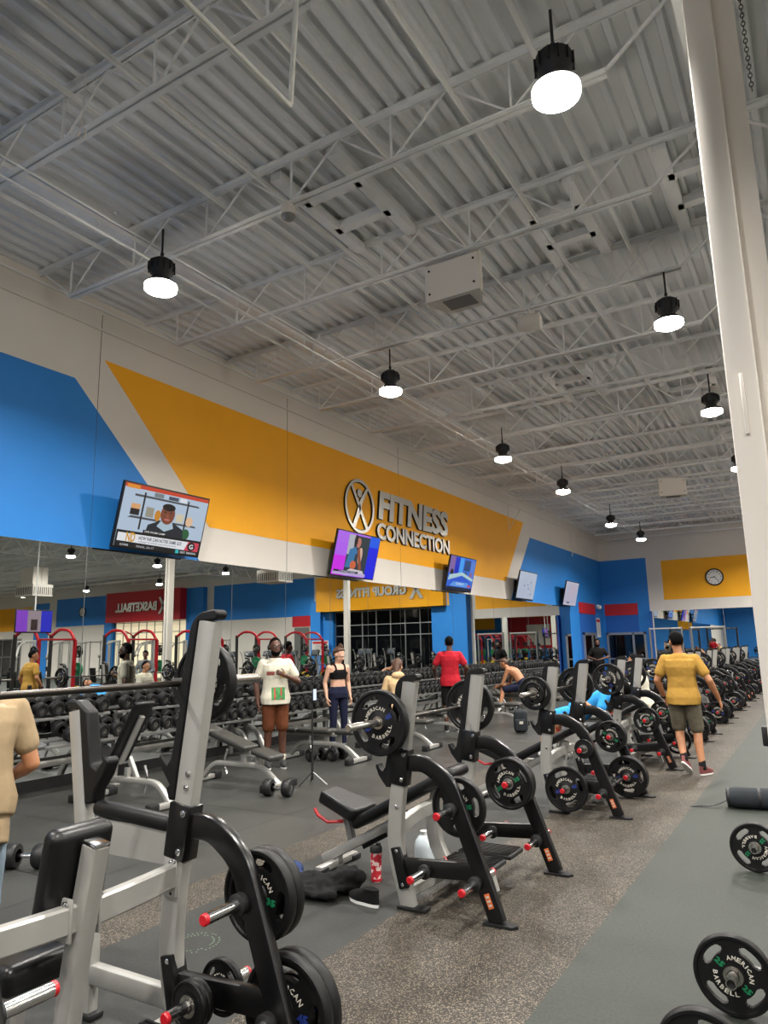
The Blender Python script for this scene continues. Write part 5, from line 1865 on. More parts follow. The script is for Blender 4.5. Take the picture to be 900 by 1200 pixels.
def person(label, loc, rz, skin, P, top=None, bottom=None, shoes=None, hair='short', hairm='hair', beard=False, sc=1.0, female=False, extras=None, vox=0.011, topw=1.12, hem=False):
    """P: joints in a local frame: faces +y, x to its right. pelvis, chest (base of neck), head, and per side hand/elbow/knee/ankle"""
    pel, nk = V(P['pelvis']), V(P['neck'])
    ax = (nk - pel).normalized()
    L = (nk - pel).length / 0.52
    side = V(P.get('side', (1, 0, 0)))
    side = (side - ax * side.dot(ax)).normalized()
    dep = ax.cross(side) * 1.0
    sw = 0.90 if female else 1.0
    bend = P.get('bend', 0.0)
    def torso(mb, m, k=1.0, z0=-0.09, z1=0.52, add=0.0, flare=0.0, bulge=1.0):
        secs = []
        zs = [t for t in TOR if z0 - 0.001 <= t[0] <= z1 + 0.001]
        for z, w, d in zs:
            off = dep * (-bend * math.sin(max(0, min(1, z / 0.52)) * PI))
            fw = (w * sw if z > 0.2 else w) * k + add + flare * max(0, (0.2 - z))
            if female and 0.05 < z < 0.3: fw *= 0.86
            secs.append((pel + ax * z * L + off, side * fw, dep * (d * k * (0.92 if female else 1) * bulge + add + flare * max(0, 0.2 - z))))
        loft(mb, secs, m)
    bs = 0.185 * sw
    sh = {s: nk + side * (s * bs) - ax * 0.055 + dep * (-bend * 0.2) for s in (-1, 1)}
    hip = {s: pel + side * (s * 0.088) - ax * 0.03 for s in (-1, 1)}
    J = {}
    for s, k in ((-1, 'L'), (1, 'R')):
        J[s] = {q: V(P[q + k]) for q in ('elbow', 'wrist', 'knee', 'ankle')}
    head = V(P['head'])
    yaw = P.get('look', 0.0)
    tiltx = P.get('nod', 0.0)
    HR = Matrix.Rotation(yaw, 3, 'Z') @ Matrix.Rotation(tiltx, 3, 'X')
    b = MB()
    sk = skin
    torso(b, sk)
    capsule(b, nk - ax * 0.05, head - V((0, 0, 0.05)) - HR @ V((0, 0.015, 0)), 0.062 * sw, 0.055 * sw, sk)
    # head
    b.ell(head + HR @ V((0, -0.008, 0.02)), (0.074, 0.092, 0.100), sk, HR, 18, 12)
    b.ell(head + HR @ V((0, 0.028, -0.045)), (0.056, 0.060, 0.068), sk, HR, 16, 10)
    b.ell(head + HR @ V((0, 0.072, -0.092)), (0.026, 0.020, 0.018), sk, HR)
    b.ell(head + HR @ V((0, 0.094, -0.018)), (0.013, 0.022, 0.026), sk, HR)
    b.ell(head + HR @ V((0, 0.104, -0.032)), (0.018, 0.015, 0.012), sk, HR)
    b.ell(head + HR @ V((0, 0.083, 0.022)), (0.05, 0.014, 0.012), sk, HR)
    b.ell(head + HR @ V((0, 0.084, -0.066)), (0.026, 0.014, 0.012), sk, HR)
    for s in (-1, 1):
        b.ell(head + HR @ V((s * 0.078, -0.012, -0.012)), (0.012, 0.022, 0.033), sk, HR, 10, 8)
    ar = 0.86 if female else 1.0
    hands = []
    for s in (-1, 1):
        j = J[s]
        capsule(b, sh[s], j['elbow'], 0.058 * ar, 0.042 * ar, sk)
        capsule(b, j['elbow'], j['elbow'] + (j['wrist'] - j['elbow']) * 0.35, 0.043 * ar, 0.043 * ar, sk)
        capsule(b, j['elbow'] + (j['wrist'] - j['elbow']) * 0.3, j['wrist'], 0.042 * ar, 0.027 * ar, sk)
        # hand: palm, four fingers and a thumb
        fa = (j['wrist'] - j['elbow']).normalized()
        hd = V(P.get('hand' + ('L' if s < 0 else 'R'), fa)).normalized()
        pn = V(P.get('palm' + ('L' if s < 0 else 'R'), (-s, 0, 0)))
        pn = (pn - hd * pn.dot(hd)).normalized()
        wd = hd.cross(pn) * 1.0
        if wd.dot(V(P.get('thumb' + ('L' if s < 0 else 'R'), (0, 1, 0.2)))) < 0:
            wd = -wd
        w = j['wrist']
        capsule(b, w - hd * 0.01, w + hd * 0.075, 0.033, 0.036, sk, 12, 0.45, pn)
        curl = P.get('curl' + ('L' if s < 0 else 'R'), 0.5)
        for i, (o, l) in enumerate(((0.030, 0.068), (0.010, 0.076), (-0.010, 0.070), (-0.030, 0.055))):
            p0 = w + hd * 0.085 + wd * o
            d1 = (hd * math.cos(curl * 0.7) + pn * math.sin(curl * 0.7)).normalized()
            d2 = (hd * math.cos(curl * 1.9) + pn * math.sin(curl * 1.9)).normalized()
            p1 = p0 + d1 * l * 0.5
            capsule(b, p0, p1, 0.0092, 0.0088, sk, 8)
            capsule(b, p1, p1 + d2 * l * 0.5, 0.0088, 0.0076, sk, 8)
        t0 = w + hd * 0.03 + wd * 0.028
        t1 = t0 + (hd * 0.6 + wd * 0.7 + pn * 0.25).normalized() * 0.042
        capsule(b, t0, t1, 0.013, 0.011, sk, 8)
        capsule(b, t1, t1 + (hd * 0.9 + wd * 0.15 + pn * 0.4).normalized() * 0.032, 0.011, 0.009, sk, 8)
    lg = 0.92 if female else 1.0
    for s in (-1, 1):
        j = J[s]
        capsule(b, hip[s], j['knee'], 0.092 * lg, 0.058 * lg, sk)
        cal = j['knee'] + (j['ankle'] - j['knee']) * 0.32
        back = -(V(P.get('toe' + ('L' if s < 0 else 'R'), (0, 1, 0)))).normalized() * 0.016
        capsule(b, j['knee'], cal + back, 0.056 * lg, 0.056 * lg, sk)
        capsule(b, cal + back, j['ankle'], 0.055 * lg, 0.036 * lg, sk)
        td = V(P.get('toe' + ('L' if s < 0 else 'R'), (0, 1, 0))).normalized()
        capsule(b, j['ankle'] - V((0, 0, 0.03)), j['ankle'] + td * 0.12 - V((0, 0, 0.045)), 0.034, 0.026, sk)
    root = skinned(b, 'person', None, vox, 3)
    tag(root, label, 'person')
    # eyes
    for s in (-1, 1):
        e = MB()
        e.ell(head + HR @ V((s * 0.031, 0.083, 0.004)), (0.0115, 0.007, 0.0065), 'white', HR, 10, 7)
        e.ell(head + HR @ V((s * 0.031, 0.0885, 0.004)), (0.0058, 0.004, 0.0058), 'dark', HR, 8, 6)
        e.build('eye', root)
        e = MB()
        e.ell(head + HR @ V((s * 0.031, 0.0915, 0.025)), (0.019, 0.005, 0.0042), hairm, HR, 10, 6)
        e.build('eyebrow', root)
    mo = MB(); mo.ell(head + HR @ V((0, 0.097, -0.067)), (0.021, 0.006, 0.006), M['lip_dk'] if 'dk' in skin else M['lip'], HR, 12, 6); mo.build('mouth', root)
    # hair
    if hair:
        h = MB()
        def cap(p):
            return p.z > -0.01 - 0.34 * p.y or False
        kz = {'short': 1.0, 'buzz': 0.6, 'bun': 1.05, 'long': 1.1, 'thin': 0.35}[hair]
        g = 0.010 + 0.008 * kz
        h.ell(head + HR @ V((0, -0.014, 0.026)), (0.074 + g, 0.092 + g, 0.100 + g), hairm, HR, 26, 18, lambda p: p.z > 0.035 + (p.y * 0.75 if p.y > 0 else p.y * 0.95) or p.y < -0.045 and p.z > -0.07)
        o = h.build('hair', root)
        so = o.modifiers.new('thick', 'SOLIDIFY'); so.thickness = 0.016; so.offset = -1
        tx = bpy.data.textures.new('strands', 'CLOUDS'); tx.noise_scale = 0.03
        dm = o.modifiers.new('strands', 'DISPLACE'); dm.texture = tx; dm.strength = 0.008 * kz
        bake(o)
        if hair == 'bun':
            q = MB(); q.ell(head + HR @ V((0, -0.03, 0.145)), (0.042, 0.042, 0.04), hairm, HR, 14, 10); q.ell(head + HR @ V((0.02, -0.03, 0.175)), (0.02, 0.03, 0.02), hairm, HR); q.build('hair_bun', root)
        if hair == 'long':
            q = MB()
            capsule(q, head + HR @ V((0, -0.075, 0.03)), head + HR @ V((0, -0.115, -0.17)), 0.055, 0.035, hairm, 14)
            q.build('hair_tail', root)
    if beard:
        q = MB()
        q.ell(head + HR @ V((0, 0.030, -0.062)), (0.064, 0.066, 0.068), 'hair', HR, 22, 16, lambda p: p.z < 0.012 - 0.45 * max(0, p.y - 0.02) and p.y > -0.03 and not (p.z > -0.018 and abs(p.x) < 0.028))
        o = q.build('beard', root)
        so = o.modifiers.new('thick', 'SOLIDIFY'); so.thickness = 0.012; so.offset = 0
        bake(o)
    # clothes
    if top:
        kind, m = top
        c = MB()
        if kind in ('tee', 'hoodie', 'long'):
            torso(c, m, topw, -0.09 if kind != 'crop' else 0.3, 0.46, 0.010, 0.10 if kind != 'hoodie' else 0.05)
            loft(c, [(nk - ax * 0.09, side * 0.165, dep * 0.125), (nk - ax * 0.015, side * 0.125, dep * 0.105), (nk + ax * 0.022, side * 0.082, dep * 0.080)], m)
            capsule(c, sh[-1] + side * 0.01 - ax * 0.004, sh[1] - side * 0.01 - ax * 0.004, 0.069, 0.069, m, 14)
            if kind == 'tee' and hem:
                loft(c, [(pel - ax * 0.22, side * 0.185, dep * 0.15), (pel + ax * 0.02, side * 0.185, dep * 0.14)], m)
            for s in (-1, 1):
                j = J[s]
                e = sh[s] + (j['elbow'] - sh[s]) * (0.62 if kind == 'tee' else 1.0)
                capsule(c, sh[s] - side * s * 0.004, e, 0.070, 0.070 if kind == 'tee' else 0.062, m)
                if kind != 'tee':
                    capsule(c, j['elbow'], j['wrist'] - (j['wrist'] - j['elbow']) * 0.02, 0.062, 0.045, m)
            if kind == 'hoodie':
                c.ell(nk - dep * 0.08 + ax * 0.0, (0.115, 0.085, 0.07), m)
        elif kind == 'crop':
            torso(c, m, 1.04, 0.22, 0.40, 0.008)
            loft(c, [(pel + ax * 0.36 * L, side * 0.165, dep * 0.128), (pel + ax * 0.425 * L, side * 0.125, dep * 0.122)], m)
        skinned(c, {'tee': 'shirt', 'long': 'shirt', 'hoodie': 'hoodie', 'crop': 'crop_top'}[kind], root, vox, 2, 0.008 if kind != 'crop' else 0.0)
        if kind == 'crop':
            for s in (-1, 1):
                q = MB(); q.tube(fillet([pel + ax * 0.38 * L + side * s * 0.08 + dep * 0.115, nk + side * s * 0.088 - ax * 0.02 + dep * 0.085, nk + side * s * 0.09 + ax * 0.014, nk + side * s * 0.088 - ax * 0.03 - dep * 0.085, pel + ax * 0.36 * L + side * s * 0.08 - dep * 0.115], 0.05, 4), 0.016, m, 8); q.build('strap', root)
    if bottom:
        kind, m = bottom
        c = MB()
        add = 0.014 if kind != 'leggings' else 0.006
        torso(c, m, 1.04, -0.09, 0.12, add)
        for s in (-1, 1):
            j = J[s]
            if kind == 'shorts':
                e = hip[s] + (j['knee'] - hip[s]) * 0.86
                capsule(c, hip[s], e, 0.108, 0.092, m)
            elif kind == 'pants':
                capsule(c, hip[s], j['knee'], 0.105, 0.078, m)
                capsule(c, j['knee'], j['ankle'] + V((0, 0, 0.03)), 0.077, 0.06, m)
            else:
                capsule(c, hip[s], j['knee'], 0.092, 0.061, m)
                capsule(c, j['knee'], j['knee'] + (j['ankle'] - j['knee']) * 0.35, 0.060, 0.058, m)
                capsule(c, j['knee'] + (j['ankle'] - j['knee']) * 0.3, j['ankle'], 0.058, 0.042, m)
        skinned(c, {'shorts': 'shorts', 'pants': 'trousers', 'leggings': 'leggings'}[kind], root, vox, 2, 0.012 if kind != 'leggings' else 0.0)
    if shoes:
        for s, k in ((-1, 'L'), (1, 'R')):
            j = J[s]
            td = V(P.get('toe' + k, (0, 1, 0))).normalized()
            upv = V(P.get('footup' + k, (0, 0, 1)))
            xx = td.cross(upv).normalized()
            zz = xx.cross(td).normalized()
            m4 = Matrix((xx, td, zz)).transposed().to_4x4()
            m4.translation = j['ankle'] - zz * 0.085 + td * 0.02
            shoe_parts(root, shoes[0], shoes[1], 'shoe', 'shoe_sole', m4)
            q = MB(); capsule(q, j['ankle'] - zz * 0.0, j['ankle'] + (j['knee'] - j['ankle']).normalized() * 0.075, 0.043, 0.043, shoes[2] if len(shoes) > 2 else 'blackcl'); q.build('sock', root)
    if extras:
        extras(root, dict(head=head, HR=HR, J=J, sh=sh, pel=pel, nk=nk, ax=ax, side=side, dep=dep))
    root.location = loc
    root.rotation_euler = (0, 0, rz)
    root.scale = (sc, sc, sc)
    return root
M['lip'] = mat('lip_rose', (176, 96, 88), 0.5)
M['lip_dk'] = mat('lip_deep', (96, 52, 46), 0.5)

def S(**k):
    """standing pose, overridden joint by joint"""
    P = dict(pelvis=(0, 0, 0.95), neck=(0, -0.01, 1.47), head=(0, 0.02, 1.64),
             elbowL=(-0.25, -0.03, 1.14), wristL=(-0.27, 0.06, 0.89), elbowR=(0.25, -0.03, 1.14), wristR=(0.27, 0.06, 0.89),
             kneeL=(-0.10, 0.02, 0.50), ankleL=(-0.11, -0.02, 0.085), kneeR=(0.10, 0.02, 0.50), ankleR=(0.11, -0.02, 0.085))
    P.update(k)
    return P
def SIT(**k):
    P = dict(pelvis=(0, 0, 0.58), neck=(0, 0.10, 1.09), head=(0, 0.16, 1.25),
             elbowL=(-0.26, 0.12, 0.80), wristL=(-0.18, 0.34, 0.70), elbowR=(0.26, 0.12, 0.80), wristR=(0.18, 0.34, 0.70),
             kneeL=(-0.15, 0.42, 0.52), ankleL=(-0.16, 0.42, 0.085), kneeR=(0.15, 0.42, 0.52), ankleR=(0.16, 0.42, 0.085))
    P.update(k)
    return P

def people():
    # man in mustard shirt walking away
    def watch(root, d):
        w = d['J'][-1]['wrist']; e = d['J'][-1]['elbow']
        t = (e - w).normalized()
        q = MB(); q.lathe([(0.031, 0.005), (0.034, 0.008), (0.034, 0.035), (0.031, 0.038)], w, t, 'blackmat', 18, False); q.rbox(w + t * 0.02 + V((-0.034, 0, 0)), (0.012, 0.034, 0.036), 0.004, 'blackmat'); q.build('wrist_watch', root)
    person('man in a mustard tee and grey shorts walking away along the walkway', (-1.62, 10.12, 0), 0.05, 'skin_tan',
           S(neck=(0, 0.0, 1.48), head=(-0.03, 0.03, 1.65), look=0.35, nod=-0.12,
             elbowR=(0.33, -0.05, 1.16), wristR=(0.41, 0.10, 0.92), handR=(0.25, 0.15, -1), elbowL=(-0.30, -0.02, 1.16), wristL=(-0.25, 0.15, 0.93), handL=(0.2, 0.4, -1),
             kneeR=(0.12, 0.10, 0.52), ankleR=(0.15, -0.02, 0.088), toeR=(0.45, 0.9, 0), kneeL=(-0.10, 0.14, 0.53), ankleL=(-0.05, -0.08, 0.19), toeL=(0.25, 0.7, -0.55), footupL=(0, 0.6, 0.8)),
           ('tee', 'mustard'), ('shorts', 'olive'), ('shoe', 'white', 'blackcl'), 'short', 'hair', False, 1.0, extras=watch, vox=0.009, topw=1.08)
    # man in the cream printed tee
    def tee_print(root, d):
        def spot(name, x, z, w, h, m, rows=None):
            q = MB()
            n = 6
            vs = []
            for i in range(n + 1):
                for jx in range(n + 1):
                    xx = x + w * (jx / n - 0.5)
                    zz = z + h * (i / n - 0.5)
                    vs.append((xx, 0.172 - 0.9 * xx * xx - (0.02 if zz < 1.1 else 0) * 0, zz))
            vs2 = [(a, b + 0.004, c) for a, b, c in vs]
            fs = [(i * (n + 1) + k, i * (n + 1) + k + 1, (i + 1) * (n + 1) + k + 1, (i + 1) * (n + 1) + k) for i in range(n) for k in range(n)]
            q.add(vs2, fs, m)
            o = q.build(name, root)
            sh = o.modifiers.new('wrap', 'SHRINKWRAP'); sh.target = [c for c in root.children if c.name.startswith('shirt')][0]; sh.offset = 0.004; sh.wrap_method = 'PROJECT'; sh.use_project_y = True; sh.use_negative_direction = True; sh.use_positive_direction = True
            bake(o)
        spot('shirt_print', -0.02, 1.02, 0.19, 0.17, M['pr_green'])
        spot('shirt_print', -0.06, 1.02, 0.02, 0.165, M['pr_red'])
        spot('shirt_print', 0.03, 1.02, 0.02, 0.165, M['pr_red'])
        spot('shirt_print', -0.09, 1.28, 0.07, 0.08, M['pr_yellow'])
        spot('shirt_print', 0.09, 1.30, 0.11, 0.05, M['pr_red2'])
        hp = MB()
        HR, h = d['HR'], d['head']
        hp.tube([h + HR @ V((0.092 * math.cos(a), -0.012, 0.13 * math.sin(a) + 0.0)) for a in [PI * i / 10 for i in range(11)]], 0.008, 'blackmat', 8)
        for s in (-1, 1):
            hp.ell(h + HR @ V((s * 0.094, -0.012, -0.01)), (0.02, 0.034, 0.04), 'blackmat', HR)
        hp.build('headphones', root)
    M['pr_green'] = mat('green_print_ink', (70, 140, 80), 0.8, 0, 0.35, 30)
    M['pr_red'] = mat('red_print_ink', (200, 50, 60), 0.8)
    M['pr_red2'] = mat('dark_red_print_ink', (140, 70, 60), 0.8, 0, 0.3, 40)
    M['pr_yellow'] = mat('yellow_print_ink', (240, 190, 40), 0.8, 0, 0.15, 40)
    az = math.atan2(6.95, -8.3)  # towards the camera
    person('bearded man in a cream printed tee and brown shorts, hand to his chest', (-6.95, 8.40, 0), -2.30, 'skin_dk',
           S(look=0.12, nod=-0.02, head=(0.01, 0.03, 1.67), neck=(0, 0, 1.49), pelvis=(0, 0, 0.96),
             elbowR=(0.27, -0.02, 1.16), wristR=(0.25, 0.04, 0.88), elbowL=(-0.32, 0.05, 1.17), wristL=(-0.10, 0.23, 1.27), handL=(0.9, 0.1, 0.4), palmL=(0, -1, 0), thumbL=(0, 0, 1), curlL=0.7),
           ('tee', 'cream'), ('shorts', 'brown'), ('shoedk', 'white', 'cream'), 'buzz', 'hair', True, 1.02, extras=tee_print, vox=0.009, topw=1.1)
    # woman in black
    person('woman in a black crop top and navy leggings, her hair in a bun', (-7.05, 10.15, 0), -2.05, 'skin_lt',
           S(pelvis=(0, 0, 0.93), neck=(0, 0, 1.40), head=(0, 0.045, 1.555), nod=-0.45, look=0.5,
             elbowL=(-0.22, -0.05, 1.10), wristL=(-0.22, 0.02, 0.86), elbowR=(0.22, -0.05, 1.10), wristR=(0.22, 0.02, 0.86)),
           ('crop', 'blackcl'), ('leggings', 'navy'), ('shoedk', 'white', 'white'), 'bun', 'hairbr', False, 1.0, True, vox=0.009)
    # man in red from behind
    person('man in a red long tee seen from behind, facing the dumbbell racks', (-6.49, 13.3, 0), 0.45, 'skin_dk',
           S(neck=(0, 0.0, 1.50), head=(0, 0.04, 1.67), nod=-0.2, elbowL=(-0.32, 0.0, 1.20), wristL=(-0.30, 0.22, 1.05), elbowR=(0.32, 0.0, 1.20), wristR=(0.30, 0.22, 1.05)),
           ('tee', 'redtee'), ('shorts', 'blackcl'), ('shoedk', 'white', 'blackcl'), 'buzz', 'hair', False, 1.03, topw=1.06)
    # seated woman in a sand hoodie
    person('brown-haired woman in a sand hoodie sitting with her back turned', (-6.30, 10.88, 0), 0.70, 'skin_lt',
           SIT(pelvis=(0, 0, 0.665), kneeL=(-0.15, 0.42, 0.57), kneeR=(0.15, 0.42, 0.57), neck=(0, 0.10, 1.17), head=(0.02, 0.15, 1.325), look=-0.35, nod=-0.25),
           ('hoodie', 'hood'), ('pants', 'blackcl'), ('shoedk', 'white', 'white'), 'long', 'hairbr', False, 1.0, True)
    # shirtless man
    person('shirtless man in dark shorts hunched forward on a flat bench', (-6.60, 17.4, 0), PI / 2, 'skin_tan',
           SIT(pelvis=(0, -0.1, 0.66), neck=(0, 0.26, 1.09), head=(0, 0.38, 1.20), nod=-0.5, bend=0.06, elbowL=(-0.24, 0.34, 0.70), wristL=(-0.08, 0.54, 0.62), elbowR=(0.24, 0.34, 0.70), wristR=(0.08, 0.54, 0.62), handL=(0.3, 0.9, -0.1), handR=(-0.3, 0.9, -0.1), kneeL=(-0.21, 0.36, 0.57), kneeR=(0.21, 0.36, 0.57), ankleL=(-0.40, 0.40, 0.085), ankleR=(0.40, 0.40, 0.085)),
           None, ('shorts', 'navy'), ('shoedk', 'white', 'white'), 'thin', 'hairbr', False, 1.0)
    # man in black by the far mirror
    person('man in black with folded forearms standing near the far corner', (-6.75, 25.6, 0), -2.85, 'skin_dk',
           S(elbowL=(-0.33, 0.02, 1.16), wristL=(-0.08, 0.24, 1.10), elbowR=(0.33, 0.02, 1.16), wristR=(0.08, 0.24, 1.08), handL=(1, 0.1, 0), handR=(-1, 0.1, 0), palmL=(0, 0, -1), palmR=(0, 0, -1)),
           ('tee', 'blackcl'), ('pants', 'blackcl'), ('shoedk', 'shoedk', 'blackcl'), 'short', 'hair', True, 1.02)
    # seated man in white
    person('man in a white tee sitting upright among the bench uprights, in profile', (-2.62, 12.46, 0), 1.45, 'skin_tan',
           SIT(pelvis=(0, 0, 0.665), neck=(0, 0.06, 1.16), head=(0, 0.10, 1.33), kneeL=(-0.23, 0.38, 0.57), kneeR=(0.23, 0.38, 0.57), ankleL=(-0.28, 0.38, 0.085), ankleR=(0.28, 0.38, 0.085)),
           ('tee', 'cream'), ('shorts', 'blackcl'), ('shoedk', 'white', 'white'), 'short', 'hair', False, 1.0)
    # beige man at the frame edge, bent over
    person('man in a beige tee and washed jeans, cropped by the frame edge', (-3.86, 2.23, 0), 1.04, 'skin_tan',
           S(pelvis=(0, -0.06, 0.93), neck=(0, 0.06, 1.42), head=(0, 0.16, 1.57), nod=-0.5, bend=0.04, elbowL=(-0.29, 0.10, 1.10), wristL=(-0.20, 0.32, 1.0), elbowR=(0.275, 0.03, 1.08), wristR=(0.17, 0.24, 0.98)),
           ('tee', 'beige'), ('pants', 'jean'), ('shoedk', 'white', 'white'), 'short', 'hair', False, 1.0, vox=0.009, topw=1.1, hem=True)
    # lying person in blue
    # (body axis along -x: head at +x)
    person('person in sky blue lying back on the third incline bench', (-2.62, 10.92, 0), PI / 2, 'skin_tan',
           dict(pelvis=(0, 0.58, 0.68), neck=(0, 0.12, 0.90), head=(0, -0.03, 0.99), side=(1, 0, 0), look=0.0, nod=1.05,
                elbowL=(-0.34, 0.22, 0.66), wristL=(-0.30, 0.40, 0.80), elbowR=(0.34, 0.22, 0.66), wristR=(0.30, 0.40, 0.80),
                kneeL=(-0.26, 1.0, 0.60), ankleL=(-0.36, 1.12, 0.085), kneeR=(0.26, 1.0, 0.60), ankleR=(0.36, 1.12, 0.085)),
           ('tee', 'bluecl'), ('shorts', 'bluecl'), ('shoedk', 'white', 'white'), 'short', 'hair', False, 1.0)
    # people on the other side of the hall, seen in the mirror
    person('man in a grey sweatshirt and cap among the red power racks', (0.95, 15.6, 0), 2.6, 'skin_dk',
           S(nod=-0.3, elbowL=(-0.28, 0.05, 1.15), wristL=(-0.12, 0.25, 1.05), elbowR=(0.28, 0.05, 1.15), wristR=(0.12, 0.25, 1.05)),
           ('long', 'greycl'), ('pants', 'greycl'), ('shoedk', 'white', 'white'), 'short', 'hair', False, 0.98)
people()
# ------------------------------------------------------------------ equipment on the right of the hall (the mirror shows it)
def make_power_rack():
    t = thing('power_rack', '', 'power rack')
    for x in (-0.6, 0.6):
        for y in (-0.6, 0.6):
            m = 'blackmat' if y < 0 else 'red'
            u = MB(); u.bar((x, y, 0), (x, y, 2.3 if y < 0 else 2.1), 0.09, 0.09, m, 0.01, (0, 1, 0)); u.build('upright', t)
        a = MB()
        a.sweep(fillet([(x, -0.6, 2.24), (x, -0.2, 2.46), (x, 0.35, 2.40), (x, 0.6, 2.05)], 0.3, 6), rr(0.08, 0.07, 0.01, 1), (1, 0, 0), 'red')
        a.build('arched_rail', t)
        r = MB(); r.bar((x, -0.6, 0.06), (x, 0.9, 0.06), 0.08, 0.08, 'red', 0.01, (1, 0, 0)); r.build('base_rail', t)
        j = MB(); j.rbox((x, -0.68, 1.2), (0.07, 0.14, 0.06), 0.008, 'blackmat'); j.rbox((x, -0.74, 1.25), (0.06, 0.02, 0.12), 0.005, 'blackmat'); j.build('bar_hook', t)
        for z in (0.5, 1.2, 1.75):
            h = MB(); h.lathe([(0.024, 0), (0.024, 0.2)], (x + (0.045 if x > 0 else -0.045), 0.6, z), (1 if x > 0 else -1, 0, 0), 'chrome', 12); h.build('plate_peg', t)
    c = MB()
    c.bar((-0.6, 0.6, 2.12), (0.6, 0.6, 2.12), 0.08, 0.06, 'red', 0.01)
    c.sweep(fillet([(-0.6, -0.6, 2.26), (-0.3, -0.6, 2.42), (0.3, -0.6, 2.42), (0.6, -0.6, 2.26)], 0.12, 5), circ(0.022, 10), (0, 1, 0), 'red')
    c.build('pull_up_bar', t)
    c = MB(); c.bar((-0.6, 0.6, 0.06), (0.6, 0.6, 0.06), 0.08, 0.08, 'red', 0.01); c.build('cross_rail', t)
    return t
def right_side():
    t = make_power_rack()
    f = family(t)
    bf = None
    g = PL['45']
    spots = [13.6, 16.8, 20.0, 23.3, 26.5]
    gr = make_plate('bumper_plate', 0.225, 0.07, 0, '25', 'allgreen', False)
    gf = family(gr)
    yl = MB(); yl.lathe([(0.026, -0.02), (0.2, -0.02), (0.225, -0.012), (0.225, 0.012), (0.2, 0.02), (0.026, 0.02)], (0, 0, 0), (0, 1, 0), 'yellowpl', 36, False)
    yo = yl.build('bumper_plate'); yf = family(yo)
    first = True
    for i, y in enumerate(spots):
        o = t if i == 0 else dup(f)
        o.location = (3.1, y, 0); o.rotation_euler = (0, 0, PI / 2)
        o['label'] = f'black and red arched power rack across the hall, {ORD[i]} from the back wall'
        o['group'] = 'red power racks'
        # pegs point along world y; plates hang on them
        for q, (z, fam) in enumerate(((0.5, yf), (1.2, gf))):
            for s in (-1, 1):
                n = (gr if fam is gf else yo) if first and s < 0 else dup(fam)
                if first and s > 0 and q == 1: first = False
                n.location = (3.1 - 0.6, y + s * (0.66 + 0.075), z - 0.0008)
                tag(n, f'{"green" if fam is gf else "yellow"} bumper plate on the {"near" if s < 0 else "far"} peg of the {ORD[i]} red power rack', 'weight plate', 'coloured plates on the power racks')
                first = first
        for s in (-1, 1):
            plate('35', 3.1 - 0.6, y + s * 0.74, 1.7492, f'top peg, {"near" if s < 0 else "far"} side of the {ORD[i]} red power rack')
    # cable towers
    def tower():
        t = thing('cable_tower', '', 'cable machine')
        a = MB()
        for s in (-1, 1):
            a.bar((s * 0.32, 0, 0.0), (s * 0.32, 0, 2.2), 0.07, 0.09, 'silver', 0.01, (0, 1, 0))
        a.bar((-0.36, 0, 2.18), (0.36, 0, 2.18), 0.09, 0.09, 'silver', 0.01, (0, 1, 0))
        a.bar((-0.36, 0, 0.06), (0.36, 0, 0.06), 0.09, 0.12, 'silver', 0.01, (0, 1, 0))
        a.sweep(fillet([(0, -0.1, 2.15), (0, -0.55, 2.05), (0, -0.75, 1.55)], 0.2, 5), rr(0.06, 0.06, 0.01, 1), (1, 0, 0), 'silver')
        a.build('frame', t)
        w = MB()
        for i in range(14):
            w.rbox((0, 0, 0.16 + 0.046 * i), (0.5, 0.1, 0.042), 0.004, 'blackmat')
        w.build('weight_stack', t)
        for s in (-1, 1):
            g = MB(); g.tube([(s * 0.18, 0, 0.1), (s * 0.18, 0, 2.14)], 0.011, 'chrome', 8); g.build('guide_rod', t)
        p = MB(); p.lathe([(0.06, -0.012), (0.065, 0), (0.06, 0.012)], (0, -0.72, 1.58), (1, 0, 0), 'blackmat', 18); p.tube([(0, -0.72, 1.52), (0, -0.72, 0.95)], 0.004, 'dark', 6); p.build('pulley', t)
        h = MB(); h.tube(fillet([(-0.2, -0.72, 0.93), (-0.06, -0.72, 0.97), (0.06, -0.72, 0.97), (0.2, -0.72, 0.93)], 0.05, 3), 0.014, 'chrome', 8); h.build('handle', t)
        s = MB(); s.rbox((0, -0.75, 0.45), (0.36, 0.36, 0.09), 0.03, 'vinyl', None, 3); s.build('seat_pad', t)
        s = MB(); s.bar((0, -0.75, 0.0), (0, -0.75, 0.42), 0.07, 0.07, 'silver'); s.bar((0, -1.0, 0.03), (0, 0, 0.03), 0.07, 0.06, 'silver'); s.build('seat_post', t)
        s = MB(); s.rbox((0, -0.98, 0.82), (0.32, 0.09, 0.6), 0.03, 'vinyl', RX(0.12), 3); s.build('back_pad', t)
        return t
    ct = tower(); cf = family(ct)
    n = 0
    for x in (6.2, 8.6, 11.0):
        for y in (12.5, 16.5, 20.5, 24.5):
            o = ct if n == 0 else dup(cf)
            o.location = (x, y, 0)
            o.rotation_euler = (0, 0, 0.3 * ((n * 7) % 5 - 2))
            o['label'] = f'grey cable machine with a black weight stack across the hall, {ORD[n]} counted row by row'
            o['group'] = 'cable machines across the hall'
            n += 1
